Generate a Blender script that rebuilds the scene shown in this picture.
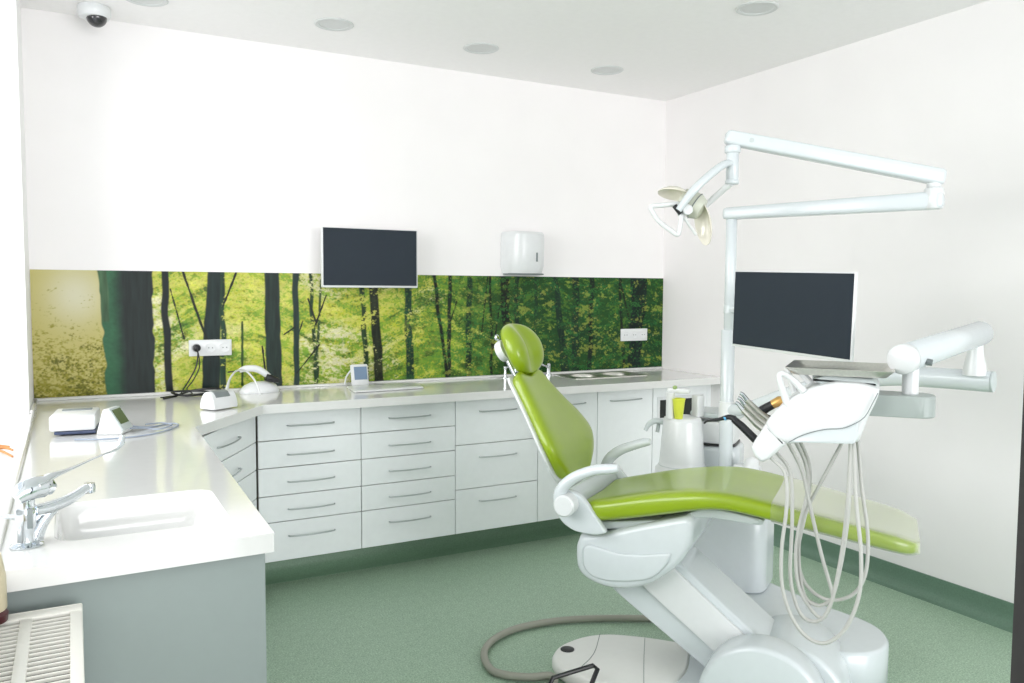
import bpy, bmesh, math, random
import numpy as np
from mathutils import Vector, Matrix
random.seed(4); rng = np.random.default_rng(7)
SC = bpy.context.scene; C = SC.collection
for o in list(bpy.data.objects): bpy.data.objects.remove(o)

# ---------------------------------------------------------------- camera, world, light, exposure
F, YAW, PITCH, ROLL, EYE = 812.1, .49761, .063583, .005211, 1.455
fw = Vector((math.sin(YAW)*math.cos(PITCH), math.cos(YAW)*math.cos(PITCH), -math.sin(PITCH)))
r0 = Vector((math.cos(YAW), -math.sin(YAW), 0)); u0 = r0.cross(fw)
rt = r0*math.cos(ROLL)+u0*math.sin(ROLL); up = -r0*math.sin(ROLL)+u0*math.cos(ROLL)
cd = bpy.data.cameras.new('camera'); cam = bpy.data.objects.new('camera', cd); C.objects.link(cam)
M4 = Matrix((rt, up, -fw)).transposed().to_4x4(); M4.translation = (0, 0, EYE); cam.matrix_world = M4
cd.sensor_width = 36; cd.lens = F/1024*36; cd.clip_start = .02
SC.camera = cam
W = bpy.data.worlds.new('daylight'); SC.world = W; W.use_nodes = True
W.node_tree.nodes['Background'].inputs[0].default_value = (.86, .93, 1, 1)
W.node_tree.nodes['Background'].inputs[1].default_value = 1.0
def area(name, loc, target, sx, sy, power, col):
    l = bpy.data.lights.new(name, 'AREA'); l.shape = 'RECTANGLE'; l.size = sx; l.size_y = sy; l.energy = power; l.color = col
    o = bpy.data.objects.new(name, l); C.objects.link(o); o.location = loc
    o.rotation_euler = (Vector(target)-Vector(loc)).to_track_quat('-Z', 'Y').to_euler(); return o
area('window_daylight', (-2.8, 2.4, 2.3), (1.5, 2.7, 1.3), 4.4, 2.6, 178, (1, .99, .975))
area('behind_camera_fill', (1.9, -4.2, 1.6), (1.8, 3.5, 1.3), 4.2, 2.6, 185, (1, .985, .985))  # added broad fill behind the camera, brightens the cabinet fronts
SC.view_settings.view_transform = 'Standard'; SC.view_settings.look = 'None'; SC.view_settings.gamma = 1
SC.view_settings.use_curve_mapping = False; SC.view_settings.exposure = 0.40
SC.cycles.max_bounces = 10; SC.cycles.diffuse_bounces = 6

# ---------------------------------------------------------------- materials
def lin(c): 
    return tuple(((x/255)/12.92 if x/255 <= .04045 else ((x/255+.055)/1.055)**2.4) for x in c)+(1,)
def mat(name, rgb, rough=.5, metal=0, noise=0, nscale=30, coat=0, spec=.5, bump=0, trans=0):
    m = bpy.data.materials.new(name); m.use_nodes = True; nt = m.node_tree; b = nt.nodes['Principled BSDF']
    c = lin(rgb); b.inputs['Roughness'].default_value = rough; b.inputs['Metallic'].default_value = metal
    b.inputs['Coat Weight'].default_value = coat; b.inputs['Coat Roughness'].default_value = .08
    b.inputs['Specular IOR Level'].default_value = spec; b.inputs['Transmission Weight'].default_value = trans
    tc = nt.nodes.new('ShaderNodeTexCoord'); n = nt.nodes.new('ShaderNodeTexNoise'); n.inputs['Scale'].default_value = nscale
    n.inputs['Detail'].default_value = 4; nt.links.new(tc.outputs['Object'], n.inputs['Vector'])
    cr = nt.nodes.new('ShaderNodeValToRGB'); k = max(noise, .012)
    cr.color_ramp.elements[0].position = .3; cr.color_ramp.elements[1].position = .7
    cr.color_ramp.elements[0].color = tuple(v*(1-k) for v in c[:3])+(1,); cr.color_ramp.elements[1].color = tuple(min(1, v*(1+k)) for v in c[:3])+(1,)
    nt.links.new(n.outputs['Fac'], cr.inputs[0]); nt.links.new(cr.outputs[0], b.inputs['Base Color'])
    if bump:
        bp = nt.nodes.new('ShaderNodeBump'); bp.inputs['Strength'].default_value = bump; bp.inputs['Distance'].default_value = .002
        nt.links.new(n.outputs['Fac'], bp.inputs['Height']); nt.links.new(bp.outputs[0], b.inputs['Normal'])
    return m
WALL = mat('wall_paint', (240, 237, 237), .85, noise=.01, nscale=3)
CEIL = mat('ceiling_paint', (245, 243, 243), .9)
REVEAL = mat('reveal_paint', (245, 245, 244), .7)
TOP = mat('solid_surface', (222, 222, 220), .12, coat=.3)
CAB = mat('cabinet_laminate', (238, 241, 242), .35)
CABIN = mat('cabinet_edge', (150, 145, 132), .6)
PANEL_SHADED = mat('cabinet_laminate_shaded', (136, 146, 144), .45)  # same laminate as the cabinets, its shade put into a greyer colour
PLASTIC = mat('white_plastic', (218, 220, 221), .28, coat=.2)
LACQ = mat('grey_white_lacquer', (206, 212, 215), .25, coat=.3)
GREYP = mat('light_grey_plastic', (188, 196, 196), .4)
MIDG = mat('mid_grey_plastic', (120, 128, 128), .45)
HOSE = mat('hose_rubber', (184, 184, 180), .45)
FHOSE = mat('floor_hose_rubber', (150, 150, 138), .5)
BRK = mat('grey_bracket', (158, 166, 163), .4)
BLACK = mat('black_plastic', (28, 29, 32), .35)
CHROME = mat('chrome', (215, 220, 224), .09, 1)
STEEL = mat('brushed_steel', (216, 214, 208), .34, 1, noise=.05, nscale=120)
HANDLE = mat('handle_steel', (186, 190, 192), .3, .9)
LEATHER = mat('green_upholstery', (136, 160, 20), .30, noise=.05, nscale=6, coat=.4, bump=0)
SCREEN = mat('switched_off_screen', (46, 53, 61), .5, spec=.12)
RAD = mat('radiator_enamel', (226, 224, 216), .4)
DARKIN = mat('dark_gap', (40, 42, 42), .8)
CUPM = mat('yellow_green_cup', (236, 242, 84), .4, trans=.15)
BLUEG = mat('blue_grey_base', (62, 74, 104), .4)
LCD = mat('green_display', (84, 100, 62), .4)
LCDB = mat('blue_grey_display', (112, 134, 160), .4)
GOLD = mat('gold_ring', (206, 164, 96), .3, .6)
TWIG = mat('dry_twig', (196, 132, 78), .7, noise=.15)
CREAM = mat('cream_ceramic', (196, 186, 158), .4)
MAROON = mat('maroon_glaze', (70, 30, 34), .4)
DOORM = mat('dark_door', (44, 40, 42), .6)
REFL = mat('lamp_reflector', (230, 225, 212), .2, .15)
BLUE = mat('blue_ring', (90, 170, 214), .4)
GREEND = mat('green_button', (150, 176, 110), .4)
CABLEG = mat('grey_blue_cable', (150, 160, 176), .5)
CANM = mat('satin_reflector', (140, 148, 150), .14, 1)
TRIMM = mat('light_trim', (206, 208, 208), .4)
CDOME = mat('smoked_dome', (38, 38, 42), .1, coat=.6)
GLASS = bpy.data.materials.new('window_glass'); GLASS.use_nodes = True
_n = GLASS.node_tree; _n.nodes.remove(_n.nodes['Principled BSDF']); _t = _n.nodes.new('ShaderNodeBsdfTransparent'); _g = _n.nodes.new('ShaderNodeBsdfGlossy'); _g.inputs['Roughness'].default_value = .02
_m = _n.nodes.new('ShaderNodeMixShader'); _m.inputs[0].default_value = .06; _n.links.new(_t.outputs[0], _m.inputs[1]); _n.links.new(_g.outputs[0], _m.inputs[2]); _n.links.new(_m.outputs[0], _n.nodes['Material Output'].inputs[0])
def film(name, rgb, fac, rough):
    m = bpy.data.materials.new(name); m.use_nodes = True; n = m.node_tree; b = n.nodes['Principled BSDF']
    b.inputs['Base Color'].default_value = lin(rgb); b.inputs['Roughness'].default_value = rough
    t = n.nodes.new('ShaderNodeBsdfTransparent'); x = n.nodes.new('ShaderNodeMixShader')
    nz = n.nodes.new('ShaderNodeTexNoise'); nz.inputs['Scale'].default_value = 9; mr = n.nodes.new('ShaderNodeMapRange')
    mr.inputs['To Min'].default_value = fac-.06; mr.inputs['To Max'].default_value = fac+.06
    n.links.new(nz.outputs['Fac'], mr.inputs['Value']); n.links.new(mr.outputs[0], x.inputs[0])
    n.links.new(t.outputs[0], x.inputs[1]); n.links.new(b.outputs[0], x.inputs[2]); n.links.new(x.outputs[0], n.nodes['Material Output'].inputs[0]); return m
COVER = film('clear_vinyl_cover', (225, 226, 214), .30, .12)
_n = COVER.node_tree; _x = [q for q in _n.nodes if q.type == 'MIX_SHADER'][0]; _lw = _n.nodes.new('ShaderNodeLayerWeight'); _lw.inputs['Blend'].default_value = .5
_mr = _n.nodes.new('ShaderNodeMapRange'); _mr.inputs['From Min'].default_value = .35; _mr.inputs['From Max'].default_value = .85; _mr.inputs['To Min'].default_value = .12; _mr.inputs['To Max'].default_value = .86
_n.links.new(_lw.outputs['Facing'], _mr.inputs['Value']); _n.links.new(_mr.outputs[0], _x.inputs[0])
SHIELD = film('clear_lamp_shield', (225, 226, 220), .45, .08)
def floor_mat():
    m = mat('speckled_vinyl', (116, 150, 120), .42); nt = m.node_tree; b = nt.nodes['Principled BSDF']
    tc = nt.nodes.new('ShaderNodeTexCoord'); n1 = nt.nodes.new('ShaderNodeTexNoise'); n1.inputs['Scale'].default_value = 150; n1.inputs['Detail'].default_value = 5; n1.inputs['Roughness'].default_value = .8
    r = nt.nodes.new('ShaderNodeValToRGB'); e = r.color_ramp.elements
    e[0].position = .36; e[0].color = lin((122, 148, 124)); e[1].position = .62; e[1].color = lin((190, 212, 190))
    x = e.new(.5); x.color = lin((150, 176, 152))
    n2 = nt.nodes.new('ShaderNodeTexNoise'); n2.inputs['Scale'].default_value = 30; n2.inputs['Detail'].default_value = 3
    mx = nt.nodes.new('ShaderNodeMix'); mx.data_type = 'RGBA'; mx.blend_type = 'MULTIPLY'; mx.inputs[0].default_value = .35
    r2 = nt.nodes.new('ShaderNodeValToRGB'); r2.color_ramp.elements[0].position = .35; r2.color_ramp.elements[0].color = (.75, .78, .75, 1); r2.color_ramp.elements[1].position = .6
    nt.links.new(tc.outputs['Object'], n1.inputs[0]); nt.links.new(tc.outputs['Object'], n2.inputs[0]); nt.links.new(n1.outputs[0], r.inputs[0]); nt.links.new(n2.outputs[0], r2.inputs[0])
    nt.links.new(r.outputs[0], mx.inputs[6]); nt.links.new(r2.outputs[0], mx.inputs[7]); nt.links.new(mx.outputs[2], b.inputs['Base Color']); return m
FLOOR = floor_mat()

# ---------------------------------------------------------------- mesh helpers (everything in world metres)
def V(*a): return Vector(a)
def box(bm, c, s, bev=0, seg=2, R=None):
    r = bmesh.ops.create_cube(bm, size=1); vs = r['verts']
    for v in vs: v.co = Vector((v.co.x*s[0], v.co.y*s[1], v.co.z*s[2]))
    if bev:
        es = list({e for v in vs for e in v.link_edges})
        q = bmesh.ops.bevel(bm, geom=es, offset=bev, segments=seg, profile=.5, affect='EDGES'); vs = list({v for f in q['faces'] for v in f.verts} | {v for v in vs if v.is_valid})
        fs = set(); st = [vs[0]]; seen = {vs[0]}
        while st:
            v = st.pop()
            for e in v.link_edges:
                o = e.other_vert(v)
                if o not in seen: seen.add(o); st.append(o)
        vs = list(seen)
    M = (R.to_4x4() if R is not None else Matrix.Identity(4)); c = Vector(c)
    for v in vs: v.co = M @ v.co + c
def bx(bm, a, b, bev=0, seg=2):
    box(bm, [(a[i]+b[i])/2 for i in range(3)], [abs(b[i]-a[i]) for i in range(3)], bev, seg)
def ring(bm, pts): return [bm.verts.new(p) for p in pts]
def skin(bm, rings, cap=True, closed=False):
    n = len(rings[0]); m = len(rings)
    for i in range(m if closed else m-1):
        a, b = rings[i], rings[(i+1) % m]
        for j in range(n): bm.faces.new((a[j], a[(j+1) % n], b[(j+1) % n], b[j]))
    if cap and not closed:
        bm.faces.new(list(reversed(rings[0]))); bm.faces.new(rings[-1])
def cr(pts, k=6):
    P = [Vector(p) for p in pts]; out = []
    for i in range(len(P)-1):
        p0 = P[i-1] if i else P[0]*2-P[1]; p1, p2 = P[i], P[i+1]; p3 = P[i+2] if i+2 < len(P) else P[-1]*2-P[-2]
        for j in range(k):
            t = j/k; out.append(.5*((2*p1)+(p2-p0)*t+(2*p0-5*p1+4*p2-p3)*t*t+(3*p1-p0-3*p2+p3)*t**3))
    out.append(P[-1]); return out
def tube(bm, pts, r, seg=12, smooth=0, flat=1.0, upv=None):
    P = cr(pts, smooth) if smooth else [Vector(p) for p in pts]
    n = len(P)
    if isinstance(r, (int, float)): R = [r]*n
    else:
        R = [float(x) for x in np.interp(np.linspace(0, 1, n), np.linspace(0, 1, len(r)), r)]
    T = [(P[min(i+1, n-1)]-P[max(i-1, 0)]).normalized() for i in range(n)]
    N = Vector(upv) if upv else (Vector((0, 0, 1)) if abs(T[0].z) < .9 else Vector((1, 0, 0)))
    rs = []
    for i in range(n):
        N = (N-T[i]*N.dot(T[i])).normalized(); B = T[i].cross(N)
        rs.append(ring(bm, [P[i]+R[i]*(N*math.cos(2*math.pi*j/seg)*flat+B*math.sin(2*math.pi*j/seg)) for j in range(seg)]))
    skin(bm, rs)
def lathe(bm, prof, c=(0, 0, 0), ax=(0, 0, 1), seg=32):
    c = Vector(c); A = Vector(ax).normalized(); X = A.orthogonal().normalized(); Y = A.cross(X)
    rs = [ring(bm, [c+A*z+(X*math.cos(2*math.pi*j/seg)+Y*math.sin(2*math.pi*j/seg))*max(r, 1e-4) for j in range(seg)]) for r, z in prof]
    skin(bm, rs)
def cyl(bm, a, b, r, seg=24, bev=None):
    a = Vector(a); b = Vector(b); L = (b-a).length; e = min(r*.15, L*.2) if bev is None else bev
    lathe(bm, [(r-e, 0), (r, e), (r, L-e), (r-e, L)] if e else [(r, 0), (r, L)], a, b-a, seg)
def roundpoly(pts, r, k=5):
    out = []; n = len(pts)
    for i in range(n):
        p = Vector(pts[i]); a = Vector(pts[i-1])-p; b = Vector(pts[(i+1) % n])-p
        d = min(r, a.length*.45, b.length*.45); A = p+a.normalized()*d; B = p+b.normalized()*d
        for j in range(k+1):
            t = j/k; out.append((A*(1-t)+p*t)*(1-t)+(p*(1-t)+B*t)*t)
    return out
def resamp(P, n):
    L = [0]
    for k in range(len(P)): L.append(L[-1]+(P[(k+1) % len(P)]-P[k]).length)
    out = []; k = 0
    for q in range(n):
        d = L[-1]*q/n
        while L[k+1] < d: k += 1
        f = (d-L[k])/max(L[k+1]-L[k], 1e-9); out.append(P[k].lerp(P[(k+1) % len(P)], f))
    return out
def prism(bm, pts2, fr, t0, t1, bev=.01, rc=0, k=5):
    """2-D outline extruded between t0 and t1; fr(u,v,t)->world; rounded rims"""
    P = [Vector(p) for p in pts2]; A = sum(P[i].x*P[(i+1) % len(P)].y-P[(i+1) % len(P)].x*P[i].y for i in range(len(P)))
    P = roundpoly(P, rc or .004, k)
    if A < 0: P.reverse()
    if bev > .003: P = resamp(P, 110)
    n = len(P)
    def step(Q, d, lam):
        o = []
        for i in range(n):
            t = Q[(i+1) % n]-Q[i-1]
            o.append(Q[i]+Vector((-t.y, t.x)).normalized()*d if t.length > 1e-9 else Q[i].copy())
        return [o[i]*(1-lam)+(o[i-1]+o[(i+1) % n])*lam/2 for i in range(n)]
    def inset(d):
        if d <= 0: return P
        m = 10; Q = P
        for _ in range(m): Q = step(Q, d/m, .35)
        return Q
    sg = 1 if t1 > t0 else -1
    lv = [(bev*(1-math.cos(a)), bev*(1-math.sin(a))) for a in (0, .4, .8, 1.2, math.pi/2)] if bev > .003 else ([(0, bev), (bev, 0)] if bev else [(0, 0)])
    lv = list(reversed([(d, h) for d, h in lv])) if False else lv
    # first ring = rim at full outline, last = cap
    if bev > .003: caps = [(bev*(1-math.cos(a)), bev*(1-math.sin(a))) for a in (math.pi/2, 1.2, .8, .4, 0)]
    else: caps = [(bev, 0), (0, bev)] if bev else [(0, 0)]
    I = [(inset(d), h) for d, h in caps]
    rs = [ring(bm, [fr(p.x, p.y, t0+sg*h) for p in q]) for q, h in I]
    rs += [ring(bm, [fr(p.x, p.y, t1-sg*h) for p in q]) for q, h in reversed(I)]
    if bev > .003:
        # close caps through a shrunken inner ring so concave outlines stay clean
        skin(bm, rs, cap=False)
        for e in (rs[0], rs[-1]): bm.faces.new(e)
    else: skin(bm, rs)
WLOC = {}
def obj(name, bm, m, parent=None, smooth=35, label=None, flat=False):
    bmesh.ops.recalc_face_normals(bm, faces=bm.faces)
    me = bpy.data.meshes.new(name); loc = Vector((0, 0, 0))
    xs = [v.co for v in bm.verts]
    lo = Vector([min(v[i] for v in xs) for i in range(3)]); hi = Vector([max(v[i] for v in xs) for i in range(3)])
    loc = Vector(((lo.x+hi.x)/2, (lo.y+hi.y)/2, lo.z))
    for v in bm.verts: v.co -= loc
    if smooth:
        for f in bm.faces: f.smooth = not (flat and abs(f.normal.z) > .98)
        if flat:
            for e in bm.edges:
                if any(not f.smooth for f in e.link_faces): e.smooth = False
        a = math.radians(smooth)
        for e in bm.edges:
            if len(e.link_faces) == 2 and e.calc_face_angle(0) > a: e.smooth = False
    bm.to_mesh(me); bm.free()
    for mm in (m if isinstance(m, (list, tuple)) else [m]): me.materials.append(mm)
    o = bpy.data.objects.new(name, me); C.objects.link(o); o.location = loc; WLOC[o.name] = loc
    if parent is not None: o.parent = parent; o.location = loc-WLOC[parent.name]
    if label: o['label'] = label
    return o
def thing(name, label, cat, loc, group=None):
    o = bpy.data.objects.new(name, None); C.objects.link(o); o.location = loc; WLOC[o.name] = Vector(loc); o.empty_display_size = .1
    return tag(o, label, cat, group)
def tag(o, label, cat, group=None):
    o['label'] = label; o['category'] = cat
    if group: o['group'] = group
    return o
def struct(name, bm, m, parent=None, smooth=35):
    o = obj(name, bm, m, parent, smooth); o['kind'] = 'structure'; return o
B = bmesh.new
def b1(fn, *a, **k): bm = B(); fn(bm, *a, **k); return bm

# ---------------------------------------------------------------- room shell
XL, XR, YB, ZC = -.166, 3.566, 4.405, 2.729
struct('floor', b1(bx, (-.9, -1.4, -.06), (XR+.1, YB+.1, 0)), FLOOR)
CL = [(.324, 4.00), (1.150, 3.931), (1.940, 3.931), (2.766, 3.956), (2.754, 2.772)]
bm = B(); vs = ring(bm, [V(-.9, -1.4, ZC), V(XR+.1, -1.4, ZC), V(XR+.1, YB+.1, ZC), V(-.9, YB+.1, ZC)])
for i in range(4): bm.edges.new((vs[i-1], vs[i]))
for x, y in CL:
    r_ = ring(bm, [V(x+.072*math.cos(2*math.pi*j/40), y+.072*math.sin(2*math.pi*j/40), ZC) for j in range(40)])
    for i in range(40): bm.edges.new((r_[i-1], r_[i]))
bmesh.ops.triangle_fill(bm, edges=bm.edges[:], use_beauty=True)
bx(bm, (-.9, -1.4, ZC+.16), (XR+.1, YB+.1, ZC+.2))
struct('ceiling', bm, CEIL, smooth=0)
struct('wall_back', b1(bx, (-.9, YB, 0), (XR+.1, YB+.1, ZC)), WALL)
struct('wall_right', b1(bx, (XR, -1.4, 0), (XR+.1, YB, ZC)), WALL)
bm = B(); RY0, RY1, RZ0, RZ1 = .9, 3.98, .915, 2.66
bx(bm, (-.9, -1.4, 0), (XL, RY0, ZC)); bx(bm, (-.9, RY1, 0), (XL, YB, ZC)); bx(bm, (-.9, RY0, 0), (XL, RY1, RZ0-.03)); bx(bm, (-.9, RY0, RZ1), (XL, RY1, ZC))
struct('wall_left', bm, REVEAL, smooth=0)
bm = B(); x = -.62
for y in (RY0+.03, RY0+.03+(RY1-RY0-.06)/3, RY0+.03+(RY1-RY0-.06)*2/3, RY1-.03): bx(bm, (x-.06, y-.03, RZ0), (x, y+.03, RZ1), .006)
for z in (RZ0+.03, RZ1-.03): bx(bm, (x-.06, RY0, z-.03), (x, RY1, z+.03), .006)
wf = struct('window_1', bm, PLASTIC)
struct('window_pane', b1(bx, (x-.04, RY0+.03, RZ0+.03), (x-.032, RY1-.03, RZ1-.03)), GLASS, wf)
struct('window_sill', b1(bx, (x-.01, RY0, RZ0-.03), (XL+.012, RY1, RZ0+.004), .006), REVEAL, wf)
# coved vinyl skirting along the right wall and the plinth under the cabinets
def cove(bm, x0, y0, x1, y1, nx, ny, h=.107, rr=.05):
    prof = [(0, 0), (0, h), (.008, h), (.010, rr+.01)]+[(.010+rr*(1-math.cos(a)), .002+rr*(1-math.sin(a))) for a in [math.pi/10*i for i in range(1, 6)]]+[(rr+.012, 0)]
    rs = [ring(bm, [V(px_+nx*d, py_+ny*d, z) for d, z in prof]) for px_, py_ in ((x0, y0), (x1, y1))]
    skin(bm, rs)
COVE = mat('cove_vinyl', (118, 150, 124), .45, noise=.12, nscale=150)
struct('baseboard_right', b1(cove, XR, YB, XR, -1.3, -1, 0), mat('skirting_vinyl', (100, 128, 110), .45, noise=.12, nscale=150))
struct('baseboard_back', b1(cove, .42, 4.10, XR, 4.10, 0, -1, .138, .08), COVE)
# dark door leaf standing open at the camera's right
bm = B(); Rz = Matrix.Rotation(math.radians(-25), 3, 'Z')
box(bm, (.912+.264+.030, .508-.143+.005, 1.05), (.60, .045, 2.08), .004, R=Matrix.Rotation(math.radians(-28.5), 3, 'Z'))
struct('door_1', bm, DOORM)

# ---------------------------------------------------------------- forest mural
MX0, MX1, MZ0, MZ1 = -.163, XR-.004, .9345, 1.538
def vnoise(x, y, sx, sy, seed):
    g = np.random.default_rng(seed).random((256, 256)); u = x*sx; v = y*sy
    i = np.floor(u).astype(int); j = np.floor(v).astype(int); a = u-i; b_ = v-j; a = a*a*(3-2*a); b_ = b_*b_*(3-2*b_)
    f = lambda p, q: g[p % 256, q % 256]
    return (f(i, j)*(1-a)+f(i+1, j)*a)*(1-b_)+(f(i, j+1)*(1-a)+f(i+1, j+1)*a)*b_
def fbm(x, y, sx, sy, seed, o=4):
    s = 0; t = 0
    for k in range(o): s = s+vnoise(x, y, sx*2**k, sy*2**k, seed+k)*.6**k; t += .6**k
    return s/t
def mural():
    NX, NZ = 1300, 210
    xs = np.linspace(MX0, MX1, NX); zs = np.linspace(MZ0, MZ1, NZ); X, Z = np.meshgrid(xs, zs)
    q = np.clip((X+.16)/3.72, 0, 1)
    def L(c): return np.array(lin(c)[:3])
    def mix(a, b, f): return a*(1-f[..., None])+b*f[..., None]
    ss = lambda a, b, v: np.clip((v-a)/(b-a), 0, 1)**2*(3-2*np.clip((v-a)/(b-a), 0, 1))
    fine = fbm(X+Z*.3, Z, 70, 100, 3, 3); fine2 = fbm(X, Z, 120, 150, 40, 2); med = fbm(X, Z, 12, 18, 11, 3); big = fbm(X, Z, 3.2, 6, 20, 2)
    lay = fbm(X*1.0, Z+.1*np.sin(X*6), 7, 34, 63, 3)
    bright = np.ones(X.shape+(3,))*L((214, 212, 104)); pale = L((238, 234, 190)); yel = L((196, 200, 58)); grn = L((112, 152, 48)); dk = L((36, 70, 30)); dk2 = L((20, 44, 34)); teal = L((42, 108, 62))
    col = mix(bright, pale*np.ones_like(bright), ss(.52, .75, big+.15*fine-.12*ss(.4, .8, q)))
    f1 = ss(.36, .64, .5*fine+.3*lay+.2*med+.10*ss(.25, .8, q)); col = mix(col, np.ones_like(col)*yel, f1)
    f2 = ss(.46, .66, .45*fine2+.30*lay+.25*med+.26*ss(.36, .75, q)-.015); col = mix(col, mix(np.ones_like(col)*grn, np.ones_like(col)*teal, ss(.5, .8, q)), f2)
    f3 = ss(.50, .68, .4*fine+.3*fbm(X, Z, 20, 26, 71, 3)+.3*lay+.24*ss(.42, .8, q)-.025); col = mix(col, np.ones_like(col)*dk, f3*.85)
    f4 = ss(.55, .68, .5*fine2+.5*big+.10*ss(.4, .9, q)); col = mix(col, np.ones_like(col)*dk2, f4*ss(.3, .6, q)*.6)
    # hazy sunlit left end with grass below
    col = col*(.62+.76*fine2[..., None])*(.8+.4*fine[..., None])
    hz = (1-ss(.10, .145, q)); base = mix(np.ones_like(col)*L((202, 192, 118)), np.ones_like(col)*L((222, 218, 188)), np.exp(-(((X-.02)/.12)**2+((Z-1.42)/.13)**2)))
    g = ss(.44, .66, fine*.5+fine2*.35+.75*(1.22-Z)+.25*(med-.5)+.02); base = mix(base, np.ones_like(col)*L((150, 146, 44)), g*.9)
    g = ss(.50, .74, fine2*.5+med*.5+.75*(1.06-Z)); base = mix(base, np.ones_like(col)*L((78, 84, 26)), g*.8)
    col = mix(col, base, hz)
    def trunk(xt, xb, wt, wb, c, leaf=.0, seed=1, wob=.006, c2=None, z0=None, z1=None):
        nonlocal col
        k = (Z-MZ0)/(MZ1-MZ0); cx = xb+(xt-xb)*k+wob*(vnoise(Z, Z*0, 9, 1, seed)-.5)*2; w = (wb+(wt-wb)*k)/2*(1+.12*(vnoise(Z, Z*0, 25, 1, seed+5)-.5))
        d = (X-cx)/w; m_ = (1-ss(1-.004/w, 1+.004/w, np.abs(d)))
        if leaf: m_ = m_*(1-ss(leaf-.08, leaf+.04, 1-(.55*fine+.45*med)) )
        if z0: m_ = m_*ss(z0-.02, z0, Z)
        if z1: m_ = m_*(1-ss(z1, z1+.02, Z))
        cc = np.ones_like(col)*L(c)*(.35+1.3*fbm(X, Z, 75, 7, seed+9, 3))[..., None]
        if c2: cc = mix(np.ones_like(col)*L(c2)*(.8+.4*fine)[..., None], cc, ss(-.75, -.1, d+.25*(med-.5)))
        col = mix(col, cc, m_)
    # tufts of leaves in front of the trunks
    tf = ss(.60, .68, .45*fbm(X, Z+.05*np.sin(X*9), 14, 45, 81, 3)+.4*fine+.15*med+.05)*ss(.14, .2, q); col = mix(col, np.ones_like(col)*L((128, 170, 52)), tf*.7*(1-.6*ss(.45, .75, q)))
    D = (20, 30, 30)
    trunk(.24, .252, .235, .215, (26, 38, 36), seed=3, wob=.0025, c2=(52, 104, 72)); trunk(.135, .165, .04, .02, (70, 104, 72), seed=8, z0=1.3)
    trunk(.412, .425, .034, .036, D, seed=14)
    trunk(.655, .62, .075, .088, (26, 42, 40), seed=21, wob=.004); trunk(.69, .685, .022, .03, (34, 62, 44), seed=24, leaf=.66)
    trunk(.94, .945, .078, .082, (28, 46, 40), seed=31, wob=.003); trunk(1.063, 1.065, .034, .03, (28, 50, 44), seed=34)
    trunk(1.14, 1.175, .02, .022, (30, 60, 30), seed=36, leaf=.60); trunk(1.20, 1.17, .012, .018, (34, 60, 34), seed=37, leaf=.62)
    trunk(1.43, 1.46, .03, .03, (36, 60, 34), seed=38, leaf=.58)
    trunk(1.50, 1.53, .052, .055, (34, 40, 28), seed=41, leaf=.66); trunk(1.70, 1.72, .04, .05, (26, 58, 40), seed=44, leaf=.62)
    trunk(1.865, 1.95, .022, .022, (22, 26, 22), seed=46); trunk(1.97, 1.96, .024, .024, (28, 38, 30), seed=47, leaf=.62)
    trunk(2.10, 2.09, .035, .04, (26, 50, 34), seed=49, leaf=.6); trunk(2.235, 2.25, .016, .018, (22, 30, 22), seed=50, leaf=.68); trunk(2.33, 2.36, .06, .05, (24, 30, 26), seed=52, leaf=.58)
    trunk(2.42, 2.42, .03, .03, (26, 44, 34), seed=53, leaf=.6); trunk(2.55, 2.56, .025, .03, (34, 60, 40), seed=54, leaf=.56)
    trunk(2.70, 2.78, .03, .065, (30, 52, 40), seed=55, leaf=.62); trunk(2.85, 2.86, .05, .06, (28, 50, 38), seed=57, leaf=.6); trunk(2.98, 2.965, .036, .036, (24, 36, 30), seed=58, leaf=.72)
    trunk(3.20, 3.24, .022, .022, (26, 36, 28), seed=61, leaf=.64); trunk(3.36, 3.33, .135, .10, (22, 38, 34), seed=62, leaf=.70, wob=.012)
    def branch(x0, z0, x1, z1, w, c=(28, 34, 28)):
        nonlocal col
        dx, dz = x1-x0, z1-z0; l2 = dx*dx+dz*dz; t = np.clip(((X-x0)*dx+(Z-z0)*dz)/l2, 0, 1)
        d = np.hypot(X-x0-t*dx, Z-z0-t*dz)+.004*(vnoise(X, Z, 40, 40, 5)-.5); col = mix(col, np.ones_like(col)*L(c), 1-ss(w*.7, w*1.2, d))
    branch(.50, 1.54, .56, 1.34, .006); branch(.56, 1.34, .63, 1.13, .006); branch(.44, 1.45, .50, 1.20, .004); branch(.69, 1.36, .76, 1.54, .005); branch(.90, 1.0, .885, 1.15, .005)
    branch(.78, .95, .785, 1.28, .006, (48, 74, 34)); branch(1.0, 1.21, 1.06, 1.25, .004); branch(1.065, 1.0, 1.19, 1.15, .004); branch(1.17, 1.28, 1.13, 1.40, .005); branch(1.17, 1.26, 1.23, 1.42, .005); branch(1.08, 1.22, 1.10, 1.28, .004)
    branch(2.02, 1.40, 1.95, 1.20, .004); branch(2.18, 1.2, 2.22, 1.54, .004); branch(2.30, 1.35, 2.26, 1.1, .004); branch(3.20, 1.52, 3.28, 1.26, .006); branch(3.28, 1.35, 3.40, 1.50, .005)
    tf = ss(.56, .66, .5*fbm(X, Z+.04*np.sin(X*7), 11, 38, 91, 3)+.5*fine2)*ss(.42, .6, q); col = mix(col, np.ones_like(col)*L((56, 120, 56)), tf*.65)
    tf = ss(.60, .66, .5*fine+.5*fbm(X, Z, 18, 24, 101, 2))*ss(.42, .6, q); col = mix(col, np.ones_like(col)*L((180, 190, 84)), tf*.4)
    me = bpy.data.meshes.new('forest_print')
    co = np.stack([X, np.full_like(X, YB-.008), Z], -1).reshape(-1, 3)
    c0 = np.array([(MX0+MX1)/2, YB-.008, MZ0]); co = co-c0
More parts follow.
